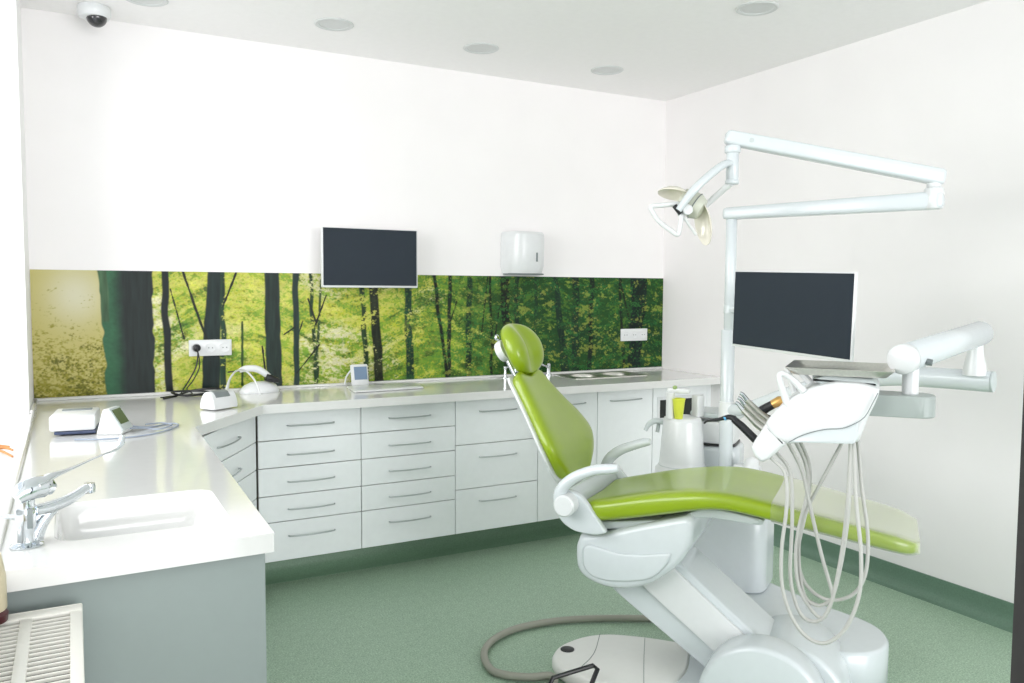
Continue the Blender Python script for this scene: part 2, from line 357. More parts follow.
    idx = np.arange(NX*NZ).reshape(NZ, NX); fq = np.stack([idx[:-1, :-1], idx[:-1, 1:], idx[1:, 1:], idx[1:, :-1]], -1).reshape(-1, 4)
    me.vertices.add(len(co)); me.vertices.foreach_set('co', co.ravel()); me.loops.add(fq.size); me.loops.foreach_set('vertex_index', fq.ravel())
    me.polygons.add(len(fq)); me.polygons.foreach_set('loop_start', np.arange(0, fq.size, 4)); me.polygons.foreach_set('loop_total', np.full(len(fq), 4)); me.update()
    ca = me.color_attributes.new('print', 'FLOAT_COLOR', 'POINT'); ca.data.foreach_set('color', np.concatenate([np.clip(col*.84, 0, 1).reshape(-1, 3), np.ones((NX*NZ, 1))], 1).ravel().astype(np.float32))
    m = bpy.data.materials.new('forest_print'); m.use_nodes = True; nt = m.node_tree; b = nt.nodes['Principled BSDF']; a = nt.nodes.new('ShaderNodeVertexColor'); a.layer_name = 'print'
    nt.links.new(a.outputs[0], b.inputs['Base Color']); b.inputs['Roughness'].default_value = .35; b.inputs['Specular IOR Level'].default_value = .18
    me.materials.append(m)
    root = thing('forest_mural', 'long glossy beech forest photo panel on the wall above the worktop', 'wall panel', (float(c0[0]), YB, MZ0))
    o = bpy.data.objects.new('printed_face', me); C.objects.link(o); o.parent = root; o.location = (0, -.008, 0)
    obj('backing_panel', b1(bx, (MX0, YB-.0075, MZ0), (MX1, YB-.0005, MZ1)), PLASTIC, root)
mural()

# ---------------------------------------------------------------- worktop with moulded basin
def rrect(x0, y0, x1, y1, r, k=6):
    return [V(p.x, p.y) for p in roundpoly([(x0, y0), (x1, y0), (x1, y1), (x0, y1)], r, k)]
def worktop():
    ZT, TH = .92, .042
    outer = roundpoly([(XL+.001, YB-.001), (XL+.001, 1.775), (.380, 1.786), (.410, 3.314), (.762, 3.805), (XR-.001, 3.787), (XR-.001, YB-.001)], .004, 2)
    hole = rrect(-.045, 1.925, .315, 2.275, .06); hole2 = rrect(2.69, 4.10, 3.16, 4.32, .02)
    bm = B(); top = []
    loops = []
    for L_ in (outer, hole, hole2):
        vs = ring(bm, [V(p.x, p.y, ZT) for p in L_]); loops.append(vs)
        for i in range(len(vs)): bm.edges.new((vs[i-1], vs[i]))
    bmesh.ops.triangle_fill(bm, edges=bm.edges[:], use_beauty=True)
    v0 = loops[0]; v1 = ring(bm, [V(p.x, p.y, ZT-TH) for p in outer])
    skin(bm, [v0, v1], cap=False)
    v2 = ring(bm, [V(p.x, p.y, ZT-TH) for p in hole2]); skin(bm, [loops[2], v2], cap=False)
    # moulded basin: rolled lip, sloping walls, flat floor
    rs = [loops[1]]
    for d, z in ((.004, -.004), (.008, -.012), (.014, -.06), (.022, -.10), (.045, -.125), (.08, -.13)):
        rs.append(ring(bm, [V(p.x, p.y, ZT+z) for p in rrect(-.045+d, 1.925+d, .315-d, 2.275-d, max(.06-d*.3, .03))]))
    skin(bm, rs, cap=False); bm.faces.new(rs[-1])
    return bm
wt = tag(obj('worktop', worktop(), TOP, smooth=40, flat=True), 'white glossy angled worktop running along the back and left walls', 'worktop')
bm = B(); bx(bm, (XL+.002, YB-.020, .9195), (XR-.002, YB-.010, .9335), .004); bx(bm, (XL+.001, RY1-.0, .9195), (XL+.018, YB-.02, .9335), .004); bx(bm, (XL+.010, 1.79, .9195), (XL+.028, RY1, .934), .005)
obj('upstand', bm, TOP, wt)
obj('basin_drain', b1(lathe, [(.022, 0), (.024, .002), (.018, .004), (.001, .003)], (.135, 2.10, .7905)), CHROME, wt)

# ---------------------------------------------------------------- cabinets
YF = 3.908; G = .002
def handle(parent, p0, p1, out):
    """bowed bar handle with two feet, from p0 to p1, bulging along out"""
    p0 = Vector(p0); p1 = Vector(p1); o = Vector(out); pts = [p0+o*.001, p0+o*.010]+[p0.lerp(p1, t)+o*(.016+.014*math.sin(math.pi*t)) for t in (.05, .2, .35, .5, .65, .8, .95)]+[p1+o*.010, p1+o*.001]
    return obj('handle', b1(tube, pts, .0036, 8, 2), HANDLE, parent)
def fronts(root, x0, x1, rows, door=None):
    for i in range(len(rows)-1):
        zt, zb = rows[i]-G, rows[i+1]+G
        d = obj('drawer' if not door else 'door', b1(bx, (x0+G, YF, zb), (x1-G, YF+.018, zt), .0012, 1), CAB, root)
        c = (x0+x1)/2+.0; w = .113
        zh = zt-min((zt-zb)*.54, .070) if not door else zt-.066
        handle(d, (c-w, YF, zh), (c+w, YF, zh), (0, -1, 0))
def cabinet(x0, x1, rows, label, door=None):
    t = thing('drawer_cabinet' if not door else 'base_cabinet', label, 'cabinet', ((x0+x1)/2, YF+.24, .14), 'base cabinets along the back wall')
    bm = B(); bx(bm, (x0+.001, YF+.020, .14), (x0+.018, 4.385, .876)); bx(bm, (x1-.018, YF+.020, .14), (x1-.001, 4.385, .876)); bx(bm, (x0+.018, YF+.020, .14), (x1-.018, 4.385, .158)); bx(bm, (x0+.018, YF+.020, .858), (x1-.018, 4.0, .876)); bx(bm, (x0+.018, 4.35, .858), (x1-.018, 4.385, .876)); bx(bm, (x0+.018, 4.37, .158), (x1-.018, 4.385, .858))
    bx(bm, (x0+.018, YF+.03, .158), (x1-.018, YF+.034, .858))
    obj('cabinet_body', bm, CABIN, t, smooth=0); fronts(t, x0, x1, rows, door); return t
R5 = [.872, .731, .599, .463, .334, .142]
cabinet(.758, 1.264, R5, 'white five drawer cabinet beside the angled corner cabinet')
cabinet(1.264, 1.783, R5, 'white five drawer cabinet between the other five drawer and the three drawer one')
cabinet(1.783, 2.292, [.872, .623, .382, .142], 'white cabinet with three deep drawers left of the chair backrest')
cabinet(2.292, 2.695, [.872, .142], 'narrow white door cabinet behind the green chair backrest', 1)
cabinet(2.695, 3.102, [.872, .142], 'white door cabinet below the steel double sink', 1)
t = thing('dispenser_cabinet', 'white end cabinet with a dark open slot behind the cup filler', 'cabinet', (3.33, YF+.24, .14), 'base cabinets along the back wall')
bm = B(); X0, X1 = 3.104, 3.530
for a, b_ in (((X0, .142), (X1, .655)), ((X0, .805), (X1, .870)), ((X0, .655), (X0+.035, .805)), ((X1-.035, .655), (X1, .805))): bx(bm, (a[0], YF, a[1]), (b_[0], YF+.018, b_[1]))
obj('front_panel', bm, CAB, t, smooth=0)
obj('slot_frame', b1(lambda bm: [bx(bm, (X0+.030, YF-.004, .655), (X0+.050, YF, .805)), bx(bm, (X1-.050, YF-.004, .655), (X1-.030, YF, .805)), bx(bm, (X0+.05, YF-.004, .785), (X1-.05, YF, .805)), bx(bm, (X0+.05, YF-.004, .655), (X1-.05, YF, .675))]), PLASTIC, t, smooth=0)
obj('slot_recess', b1(bx, (X0+.036, YF+.012, .657), (X1-.036, YF+.20, .803)), DARKIN, t)
bm = B(); bx(bm, (X0, YF+.205, .142), (X1, 4.385, .80)); bx(bm, (X0, YF+.02, .142), (X0+.018, YF+.205, .876)); bx(bm, (XR-.034, YF, .142), (XR-.001, 4.385, .872))
obj('cabinet_body', bm, CAB, t, smooth=0)
# angled corner cabinet
P0 = V(.433, 3.345, 0); P1 = V(.752, 3.790+.115, 0); dv = (P1-P0); Lc = dv.length; dv.normalize(); nv = V(dv.y, -dv.x, 0); ang = math.atan2(dv.y, dv.x); RC = Matrix.Rotation(ang, 3, 'Z')
t = thing('corner_cabinet', 'white angled corner drawer cabinet between the two worktop runs', 'cabinet', (.40, 3.95, .14), 'base cabinets along the back wall')
def obx(bm, u0_, u1_, d0, d1, z0, z1, bev=0): box(bm, P0+dv*((u0_+u1_)/2)-nv*((d0+d1)/2)+V(0, 0, (z0+z1)/2), (u1_-u0_, d1-d0, z1-z0), bev, 1, RC)
bm = B(); obx(bm, .004, Lc-.02, .022, .30, .142, .872); obj('cabinet_body', bm, CABIN, t, smooth=0)
for i in range(5):
    bm = B(); obx(bm, .004, Lc-.006, 0, .018, R5[i+1]+G, R5[i]-G, .0012); d = obj('drawer', bm, CAB, t)
    zh = R5[i]-min((R5[i]-R5[i+1])*.54, .072); c = P0+dv*(Lc*.44)+V(0, 0, zh)
    handle(d, c-dv*.12, c+dv*.12, nv)
# left wing: end panel and side front
t = thing('sink_cabinet', 'grey shaded end cabinet under the moulded basin', 'cabinet', (.1, 2.5, 0))
obj('end_panel', b1(bx, (-.13, 1.800, .002), (.362, 1.820, .876), .001, 1), PANEL_SHADED, t)
obj('side_front', b1(bx, (.343, 1.822, .142), (.361, 3.30, .872), .001, 1), CAB, t)
bm = B(); bx(bm, (-.13, 1.825, .12), (.335, 1.90, .76)); bx(bm, (-.13, 3.10, .12), (.34, 3.28, .87)); bx(bm, (-.13, 1.9, .12), (.34, 3.1, .14)); bx(bm, (.25, 1.825, .0), (.27, 3.2, .12))
obj('cabinet_body', bm, CAB, t, smooth=0)

# ---------------------------------------------------------------- things on the walls and ceiling
t = thing('wall_monitor', 'dark switched off monitor with thin white bezel on the back wall', 'monitor', (1.45, 4.28, 1.46))
obj('housing', b1(bx, (1.178, 4.283, 1.462), (1.722, 4.318, 1.784), .006), PLASTIC, t)
obj('screen', b1(bx, (1.184, 4.2805, 1.474), (1.713, 4.284, 1.780)), SCREEN, t)
bm = B(); bx(bm, (1.40, 4.318, 1.56), (1.50, 4.34, 1.70), .004); cyl(bm, (1.45, 4.33, 1.63), (1.45, YB-.01, 1.63), .025); bx(bm, (1.39, YB-.013, 1.55), (1.51, YB-.001, 1.71), .003)
obj('wall_bracket', bm, GREYP, t)
t = thing('towel_dispenser', 'white paper towel dispenser mounted above the forest panel', 'dispenser', (2.43, YB, 1.55))
def disp(bm):
    lv = [(1.555, .10, .93), (1.60, .125, 1.0), (1.68, .130, 1.0), (1.76, .132, .99), (1.792, .128, .975), (1.806, .11, .93)]
    rs = []
    for z, d, w in lv:
        x0, x1 = 2.450-.140*w, 2.450+.140*w; n = 24; pts = [V(x0, YB-.001, z)]
        for i in range(n+1):
            a = i/n; xx = x0+(x1-x0)*a; e = abs(2*a-1); pts.append(V(xx, YB-.02-d*(1-e**5)*(1-.18*e*e), z))
        pts.append(V(x1, YB-.001, z)); rs.append(ring(bm, pts))
    skin(bm, rs)
obj('dispenser_cover', b1(disp), PLASTIC, t)
obj('level_window', b1(bx, (2.475, YB-.154, 1.625), (2.485, YB-.147, 1.680), .002), MIDG, t)
bm = B(); prism(bm, [(2.325, YB-.002), (2.575, YB-.002), (2.565, YB-.09), (2.50, YB-.118), (2.39, YB-.118), (2.335, YB-.09)], lambda u, v, w: V(u, v, w), 1.546, 1.556, .002)
obj('towel_outlet', bm, MIDG, t)
def socket(x0, x1, z0, z1, label):
    t = thing('wall_socket', label, 'power socket', ((x0+x1)/2, YB-.009, z0), 'triple wall sockets in the forest panel')
    obj('cover_plate', b1(bx, (x0, YB-.020, z0), (x1, YB-.009, z1), .003), PLASTIC, t)
    w = (x1-x0)/3
    for i in range(3):
        c = V(x0+w*(i+.5), YB-.0205, (z0+z1)/2); bm = B()
        lathe(bm, [(.026, 0), (.026, .003), (.021, .003), (.020, -.0+.0005), (.001, .0006)], c, (0, -1, 0), 24)
        s = obj('socket_well', bm, mat('socket_plastic', (216, 216, 212), .4) if i == 0 and False else PLASTIC, t)
        for k in (-1, 1): obj('contact_hole', b1(cyl, c+V(k*.009, -.001, 0), c+V(k*.009, -.0035, 0), .003, 10), MIDG, s)
    return t
socket(.520, .728, 1.109, 1.192, 'white triple wall socket with a black plug in its left well')
socket(3.207, 3.424, 1.118, 1.199, 'white triple wall socket with nothing plugged in, near the right corner')
t = thing('power_plug', 'black plug and thin cable hanging from the left wall socket', 'plug', (.555, 4.37, .93))
obj('plug_body', b1(lathe, [(.019, 0), (.020, .006), (.017, .022), (.008, .030), (.001, .031)], (.556, YB-.0255, 1.152), (0, -1, 0), 20), BLACK, t)
obj('plug_cable', b1(tube, [(.556, 4.352, 1.150), (.556, 4.335, 1.12), (.545, 4.33, 1.06), (.515, 4.33, 1.0), (.485, 4.32, .955), (.47, 4.30, .928), (.50, 4.27, .926), (.56, 4.25, .926), (.62, 4.24, .926)], .0035, 8, 5), BLACK, t)
obj('second_cable', b1(tube, [(.556, 4.352, 1.146), (.562, 4.335, 1.10), (.56, 4.335, 1.05), (.53, 4.335, .99), (.50, 4.33, .95), (.52, 4.30, .928), (.42, 4.27, .926), (.37, 4.24, .926)], .003, 8, 5), BLACK, t)
t = thing('dome_camera', 'white dome security camera with smoked lens near the ceiling corner', 'camera', (.13, 4.27, ZC))
obj('camera_base', b1(lathe, [(.066, 0), (.070, .008), (.070, .034), (.062, .050), (.036, .060)], (.128, 4.23, ZC-.0005), (0, 0, -1)), PLASTIC, t)
obj('camera_dome', b1(lathe, [(.044, .045)]+[(.044*math.cos(a), .052+.044*math.sin(a)) for a in [math.pi/16*i for i in range(9)]], (.134, 4.228, ZC), (.05, -.25, -1)), CDOME, t)
for i, (x, y, lb) in enumerate([(.324, 4.00, 'recessed ceiling light at the top edge near the dome camera'), (1.150, 3.931, 'recessed round ceiling light above the wall monitor, second from the left'), (1.940, 3.931, 'recessed round ceiling light between the wall monitor and towel dispenser'), (2.766, 3.956, 'recessed round ceiling light nearest the back right corner'), (2.754, 2.772, 'recessed round ceiling light nearer the camera above the treatment lamp')]):
    t = thing('ceiling_light', lb, 'ceiling light', (x, y, ZC), 'recessed round ceiling lights')
    obj('trim_ring', b1(lathe, [(.070, -.001), (.094, -.001), (.095, .003), (.088, .007), (.072, .005), (.070, .002)], (x, y, ZC), (0, 0, -1), 40), TRIMM, t)
    bm = B(); lathe(bm, [(.0715, -.001), (.068, -.03), (.058, -.075), (.045, -.11), (.001, -.11), (.001, -.112), (.047, -.112), (.060, -.075), (.070, -.03), (.0735, -.001)], (x, y, ZC), (0, 0, -1), 40)
    obj('reflector', bm, CANM, t)
    obj('lamp_bulb', b1(lathe, [(.034, -.108), (.034, -.070), (.026, -.062), (.001, -.060)], (x, y, ZC), (0, 0, -1), 20), PLASTIC, t)

# ---------------------------------------------------------------- dental chair (frame: s along the patient, t across, z up)
A = V(.6, -.8, 0); N = V(.8, .6, 0); O = V(1.646, 2.428, 0)
def S(s, z, t): return O+A*s+N*t+V(0, 0, z)
def ip(x, xs, ys): return float(np.interp(x, xs, ys))
def smooth_ip(x, xs, ys):
    # Catmull-like cubic through the points
    xs = list(xs); i = max(0, min(len(xs)-2, int(np.searchsorted(xs, x))-1)); h = xs[i+1]-xs[i]; u = min(max((x-xs[i])/h, 0), 1)
    m = lambda k: (ys[min(k+1, len(xs)-1)]-ys[max(k-1, 0)])/(xs[min(k+1, len(xs)-1)]-xs[max(k-1, 0)])
    return (2*u**3-3*u**2+1)*ys[i]+(u**3-2*u**2+u)*h*m(i)+(-2*u**3+3*u**2)*ys[i+1]+(u**3-u**2)*h*m(i+1)
SX = [-.035, .07, .196, .30, .398, .49, .632, .842, 1.009, 1.075]
ZTOP = [.676, .703, .735, .755, .767, .768, .750, .710, .678, .658]
ZBOT = [.592, .612, .640, .665, .690, .699, .680, .646, .618, .608]
SH = [-.035, -.01, .05, .2, .5, .8, 1.0, 1.05, 1.075]; HW = [.218, .238, .248, .25, .25, .225, .205, .19, .165]
def seat(bm, s0, s1, off=0, n=46):
    rs = []
    for i in range(n+1):
        s = s0+(s1-s0)*i/n; zt = smooth_ip(s, SX, ZTOP)+.004; zb = smooth_ip(s, SX, ZBOT); w = smooth_ip(s, SH, HW)+off; tc = .245
        if s1 > 1.05 and i > n-3: f = (1, .94, .80)[i-n+2]; m = (zt+zb)/2; zt = m+(zt-m)*f; zb = m+(zb-m)*f; w *= (1, .99, .95)[i-n+2]
        h = (zt-zb)/2+off; m = (zt+zb)/2; pts = []
        for k in range(40):
            a = 2*math.pi*k/40; c_, s_ = math.cos(a), math.sin(a)
            x_ = math.copysign(abs(c_)**.28, c_)*w; y_ = math.copysign(abs(s_)**.62, s_)*h
            y_ -= .012*(1-(x_/w)**2)*min(1, max(0, s_)*2.5)
            pts.append(S(s, m+y_, tc+x_))
        rs.append(ring(bm, pts))
    skin(bm, rs)
chair = thing('dental_chair', 'lime green upholstered dental chair with white base in the room centre', 'dental chair', (2.1, 2.3, 0))
st_ = obj('seat', b1(seat, -.035, 1.078), LEATHER, chair, 50)
obj('foot_cover', b1(seat, .632, 1.082, .004, 22), COVER, st_, 50, 'clear plastic cover over the foot end')
# backrest in its own inclined plane
bdir = V(0, 0, 0)+A*(-.4392)+V(0, 0, .8984); bn = A*.8984+V(0, 0, .4392); BO = S(-.10, .62, 0)
def BK(u, t, p): return BO+bdir*u+N*t+bn*p
BU = [.10, .13, .18, .25, .33, .42, .50, .555, .575]; BW = [.10, .155, .205, .235, .215, .17, .138, .118, .085]; BP = [.022, .034, .052, .062, .052, .030, .012, .0, -.010]; BTH = .070
def backpad(bm):
    rs = []; n = 40
    for i in range(n+1):
        u = BU[0]+(BU[-1]-BU[0])*i/n; w = smooth_ip(u, BU, BW); p = smooth_ip(u, BU, BP); e = min(i, n-i); f = (0.45, .72, .88, .96)[e] if e < 4 else 1
        h = BTH/2*f; pts = []
        for k in range(36):
            a = 2*math.pi*k/36; c_, s_ = math.cos(a), math.sin(a); x_ = math.copysign(abs(c_)**.42, c_)*w; y_ = math.copysign(abs(s_)**.7, s_)*h
            r_ = (x_/w); dish = -.014*(1-r_*r_)*min(1, max(0, s_)*2.2)
            notch = -.028*math.exp(-(x_/.05)**2)*max(0, (u-.50)/.075)**2
            pts.append(BK(u+notch, .275+x_, p-.038*(1-min(1, i/5))*0+y_+dish-h+.0))
        rs.append(ring(bm, pts))
    skin(bm, rs)
obj('backrest', b1(backpad), LEATHER, chair, 60)
def backshell(bm):
    rs = []; n = 20
    for i in range(n+1):
        u = .07+.50*i/n; w = smooth_ip(min(max(u, BU[0]), .57), BU, BW)+.006; p = smooth_ip(min(max(u, BU[0]), .57), BU, BP)-BTH
        pts = [BK(u, .275+w*math.cos(math.pi*k/14), p+.012-.026*math.sin(math.pi*k/14)**.6) for k in range(15)]+[BK(u, .275-w*.9+w*1.8*k/5, p+.016) for k in range(6)]
        rs.append(ring(bm, pts))
    skin(bm, rs)
obj('backrest_shell', b1(backshell), PLASTIC, chair, 40)
# headrest
def headpad(bm):
    rs = []; n = 32; ms = 40; c0 = .678; hu = .112
    for i in range(1, n):
        a = math.pi*i/n; v = -math.cos(a); u = c0+hu*v; rr = math.sin(a)**.75
        w = .137*rr*(1-.05*v); h = .050*rr**.9; pts = []
        for k in range(ms):
            b_ = 2*math.pi*k/ms; c_, s_ = math.cos(b_), math.sin(b_); x_ = math.copysign(abs(c_)**.75, c_)*w; y_ = math.copysign(abs(s_)**.85, s_)*h
            dish = -.042*rr*math.exp(-(x_/.052)**2)*min(1, max(0, s_)*1.8)
            pts.append(BK(u-.008, .300+x_, -.018+y_+dish+.012*math.cos(v*1.8)))
        rs.append(ring(bm, pts))
    skin(bm, rs)
hp = obj('headrest', b1(headpad), LEATHER, chair, 70)
bm = B(); tube(bm, [BK(.54, .28, -.080), BK(.60, .28, -.085), BK(.69, .28, -.090)], .011, 12); box(bm, BK(.590, .27, -.055), (.02, .10, .02), .004)
obj('headrest_bracket', bm, CHROME, chair)
bm = B(); lathe(bm, [(.02, 0), (.044, .004), (.047, .02), (.042, .036), (.026, .042)], BK(.690, .275, -.068), -bn, 28); obj('headrest_joint', bm, PLASTIC, chair)
obj('headrest_knob', b1(lathe, [(.006, 0), (.012, .003), (.013, .011), (.008, .018), (.001, .020)], BK(.748, .250, -.070), -bn, 20), CHROME, chair)
# armrests with round joint covers
def fr(t0): return lambda u, v, w: S(u, v, w)
def armrest(t, lab, side):
    e = .03 if side > 0 else 0
    pts = [S(.118-e, .828, t), S(.09-e, .822, t), S(.03, .812, t), S(-.04, .782, t), S(-.088, .742, t), S(-.105, .700, t), S(-.098, .672, t)]
    bm = B(); tube(bm, pts, [.016, .021, .022, .024, .026, .028, .026], 16, 5, flat=.85); return obj('armrest', bm, LACQ, chair, 60, lab)
a1 = armrest(-.035, 'armrest nearer the camera', -1); a2 = armrest(.505, 'far armrest by the spittoon', 1)
for ar, t0, t1 in ((a1, -.075, -.002), (a2, .475, .545)):
    obj('joint_cover', b1(cyl, S(-.076, .676, t0), S(-.076, .676, t1), .040, 28, .006), PLASTIC, ar)
for t0, t1 in ((-.018, .012), (.47, .490)):
    bm = B(); prism(bm, [(-.128, .700), (-.135, .655), (-.105, .600), (-.055, .572), (.03, .568), (.070, .582), (.055, .60), (-.01, .685), (-.04, .715), (-.09, .725)], fr(0), t0, t1, .006, .02); obj('side_bracket', bm, LACQ, chair)
bm = B(); prism(bm, [(-.120, .69), (-.12, .62), (-.06, .585), (-.02, .60), (-.05, .70), (-.09, .72)], fr(0), .012, .472, .01, .02); obj('hinge_beam', bm, GREYP, chair)
bm = B(); prism(bm, [(-.03, .590), (.30, .640), (.38, .690), (.46, .695), (.60, .675), (.60, .655), (.40, .662), (.2, .60), (-.02, .560)], fr(0), .06, .43, .006); obj('seat_frame', bm, GREYP, chair)
HS = [(-.050, .545), (.04, .563), (.18, .612), (.355, .668), (.373, .650), (.368, .57), (.335, .505), (.292, .458), (.24, .415), (.184, .384), (.12, .366), (.06, .362), (.0, .374), (-.045, .396), (-.062, .425), (-.066, .50)]
bm = B(); prism(bm, HS, fr(0), .025, .465, .022); hs = obj('seat_housing', bm, LACQ, chair, 50)
bm = B(); prism(bm, [(-.01, .522), (.10, .500), (.20, .510), (.30, .532), (.285, .49), (.25, .445), (.21, .418), (.14, .402), (.06, .392), (-.0, .40), (-.03, .43), (-.035, .50)], fr(0), .016, .03, .008, .012); obj('housing_panel', bm, LACQ, hs, 50)
# lifting arm
bm = B(); prism(bm, [(.06, .39), (.05, .330), (.44, .070), (.64, .10), (.66, .185), (.30, .470)], fr(0), .115, .36, .008, .01); la = obj('lift_arm', bm, LACQ, chair)
bm = B(); prism(bm, [(.17, .392), (.16, .375), (.47, .145), (.60, .14), (.60, .20), (.28, .455)], fr(0), .096, .116, .005, .006); obj('arm_side_cover', bm, PLASTIC, la)
# knuckle cover at the foot of the arm
def knuckle(cs, r, h): return [(cs-r*1.02, .0), (cs-r*.98, h*.25)]+[(cs+r*math.cos(a), h-r+r*math.sin(a)) if h > r else (cs+r*math.cos(a), h*math.sin(a)) for a in [math.pi*(1-i/16) for i in range(1, 16)]]+[(cs+r*.98, h*.25), (cs+r*1.02, 0)]
bm = B(); prism(bm, knuckle(.617, .212, .270), fr(0), -.035, .10, .018); kc = obj('pivot_cover', bm, LACQ, chair, 50)
bm = B(); prism(bm, knuckle(.69, .20, .235), fr(0), .10, .42, .02); obj('pivot_housing', bm, LACQ, chair, 50)
# base plate and base drum
def slab(bm, pts, z0, z1, bev, rc=0): prism(bm, pts, lambda u, v, w: S(u, w, v), z0, z1, bev, rc, 8)
bm = B(); slab(bm, [(.02, -.085), (.62, -.05), (.70, .42), (.02, .385)], .002, .052, .018, .20); pl = obj('base_plate', bm, LACQ, chair, 50)
BPp = [(-.175, .14), (-.165, .04), (-.11, -.03), (-.03, -.07), (.10, -.08), (.30, -.07), (.34, .15), (.30, .38), (.10, .365), (-.04, .33), (-.12, .26)]
bm = B(); slab(bm, BPp, .003, .060, .016, .05); obj('base_front', bm, mat('off_white_plastic', (226, 226, 222), .35), chair, 50)
bm = B(); tube(bm, [S(-.056, .0605, .306), S(-.02, .0605, .12), S(-.03, .0605, -.04)], .0012, 6, 4); tube(bm, [S(.12, .0605, .345), S(.17, .0605, .15), S(.225, .0605, -.05)], .0012, 6, 4); obj('plate_seam', bm, MIDG, chair)
obj('level_foot_cap', b1(lathe, [(.027, 0), (.027, .003), (.02, .005), (.001, .005)], S(-.125, .0595, .115), (0, 0, 1), 24), BLACK, chair)
cc = (.765, .53)
bm = B(); slab(bm, [(.48, .98), (.534, .935), (.687, .810), (.809, .728), (.915, .675), (.985, .603), (1.012, .50), (1.0, .42), (.95, .34), (.86, .30), (.60, .30), (.40, .45), (.30, .70), (.36, .95)], .002, .160, .012, .12); obj('base_drum', bm, LACQ, chair, 50)
obj('pivot_bolt', b1(cyl, S(.44, .075, .08), S(.44, .075, .125), .03), MIDG, chair)

# ---------------------------------------------------------------- water unit with spittoon and pole
wu = thing('water_unit', 'white dental water unit with spittoon column and tall pole behind the chair', 'dental unit', tuple(S(.33, .16, .85)))
bm = B(); slab(bm, [(.185, .72), (.525, .74), (.54, 1.02), (.18, 1.02)], .161, .56, .012, .07); obj('unit_body', bm, LACQ, wu, 50)
PC = (.142, .85)
bm = B(); lathe(bm, [(.120, .50), (.118, .655), (.102, .672), (.100, .690), (.094, .78), (.086, .868), (.082, .884), (.075, .888), (.001, .888)], S(PC[0], 0, PC[1]), (0, 0, 1), 36); obj('spittoon_column', bm, PLASTIC, wu, 50)
obj('column_seam', b1(lathe, [(.1035, .667), (.1045, .668), (.1045, .671), (.1035, .672)], S(PC[0], 0, PC[1]), (0, 0, 1), 36), GREYP, wu)
BC = (.262, .995)
bm = B(); slab(bm, [(BC[0]-.09, BC[1]-.09), (BC[0]+.10, BC[1]-.09), (BC[0]+.10, BC[1]+.10), (BC[0]-.09, BC[1]+.10)], .765, .865, .008, .04); bw = obj('spittoon_bowl', bm, PLASTIC, wu, 50)
bm = B(); slab(bm, [(BC[0]-.093, BC[1]-.093), (BC[0]+.103, BC[1]-.093), (BC[0]+.103, BC[1]+.103), (BC[0]-.093, BC[1]+.103)], .755, .766, .002, .04); obj('bowl_seal', bm, BLACK, bw)
bm = B(); slab(bm, [(BC[0]-.11, BC[1]-.08), (BC[0]+.12, BC[1]-.095), (BC[0]+.13, BC[1]+.12), (BC[0]-.10, BC[1]+.12)], .880, .905, .008, .05); obj('bowl_rim', bm, GREYP, bw)
bm = B(); slab(bm, [(BC[0]-.12, BC[1]-.10), (BC[0]+.12, BC[1]-.09), (BC[0]+.12, BC[1]+.12), (BC[0]-.10, BC[1]+.12)], .62, .755, .02, .05); obj('bowl_housing', bm, LACQ, wu)
bm = B(); cyl(bm, S(.100, .885, .79), S(.100, 1.005, .79), .019); cyl(bm, S(.102, .885, .82), S(.102, .99, .82), .010); box(bm, S(.135, 1.012, .80), (.10, .035, .022), .006, R=Matrix.Rotation(math.atan2(-.8, .6), 3, 'Z'))
cf = obj('cup_filler', bm, PLASTIC, wu)
obj('filler_button', b1(cyl, S(.120, 1.022, .79), S(.120, 1.030, .785), .010, 16), GREEND, cf)
bm = B(); bx(bm, S(.20, .885, .90)-V(.022, .022, 0), S(.20, .985, .90)+V(.022, .022, 0), .008); obj('valve_housing', bm, PLASTIC, wu)
bm = B(); tube(bm, [S(.06, .86, .83), S(.03, .866, .82), S(.0, .850, .81), S(-.015, .82, .80)], [.012, .014, .012, .009], 10, 3); tube(bm, [S(.035, .86, .85), S(.030, .81, .84)], .009, 10); obj('suction_holder', bm, GREYP, wu)
bm = B(); cyl(bm, S(.455, .52, .80), S(.455, .720, .80), .032); lathe(bm, [(.032, 0), (.026, .014), (.010, .022), (.001, .024)], S(.455, .718, .80)); obj('unit_post', bm, PLASTIC, wu, 50)
bm = B(); box(bm, S(.43, .67, .86), (.12, .05, .05), .01, R=Matrix.Rotation(math.atan2(-.8, .6), 3, 'Z')); obj('holder_bar', bm, PLASTIC, wu)
PS = (.336, .85)
pole_top = 1.765
bm = B(); cyl(bm, S(PS[0], .55, PS[1]), S(PS[0], 1.285, PS[1]), .0295, 32, .002); cyl(bm, S(PS[0]+.004, 1.285, PS[1]), S(PS[0]+.004, pole_top, PS[1]), .0235, 28, .001); obj('pole', bm, LACQ, wu, 50)
obj('pole_foot', b1(lathe, [(.05, .545), (.05, .56), (.032, .575)], S(PS[0], 0, PS[1])), PLASTIC, wu)

tag(obj('drinking_cup', b1(lathe, [(.017, 0), (.018, .001), (.0275, .084), (.0300, .088), (.0290, .090), (.0260, .088), (.016, .004), (.001, .004)], S(.139, .8885, .785), (0, 0, 1), 28), CUPM, smooth=50), 'bright yellow green plastic drinking cup on the spittoon column', 'cup')

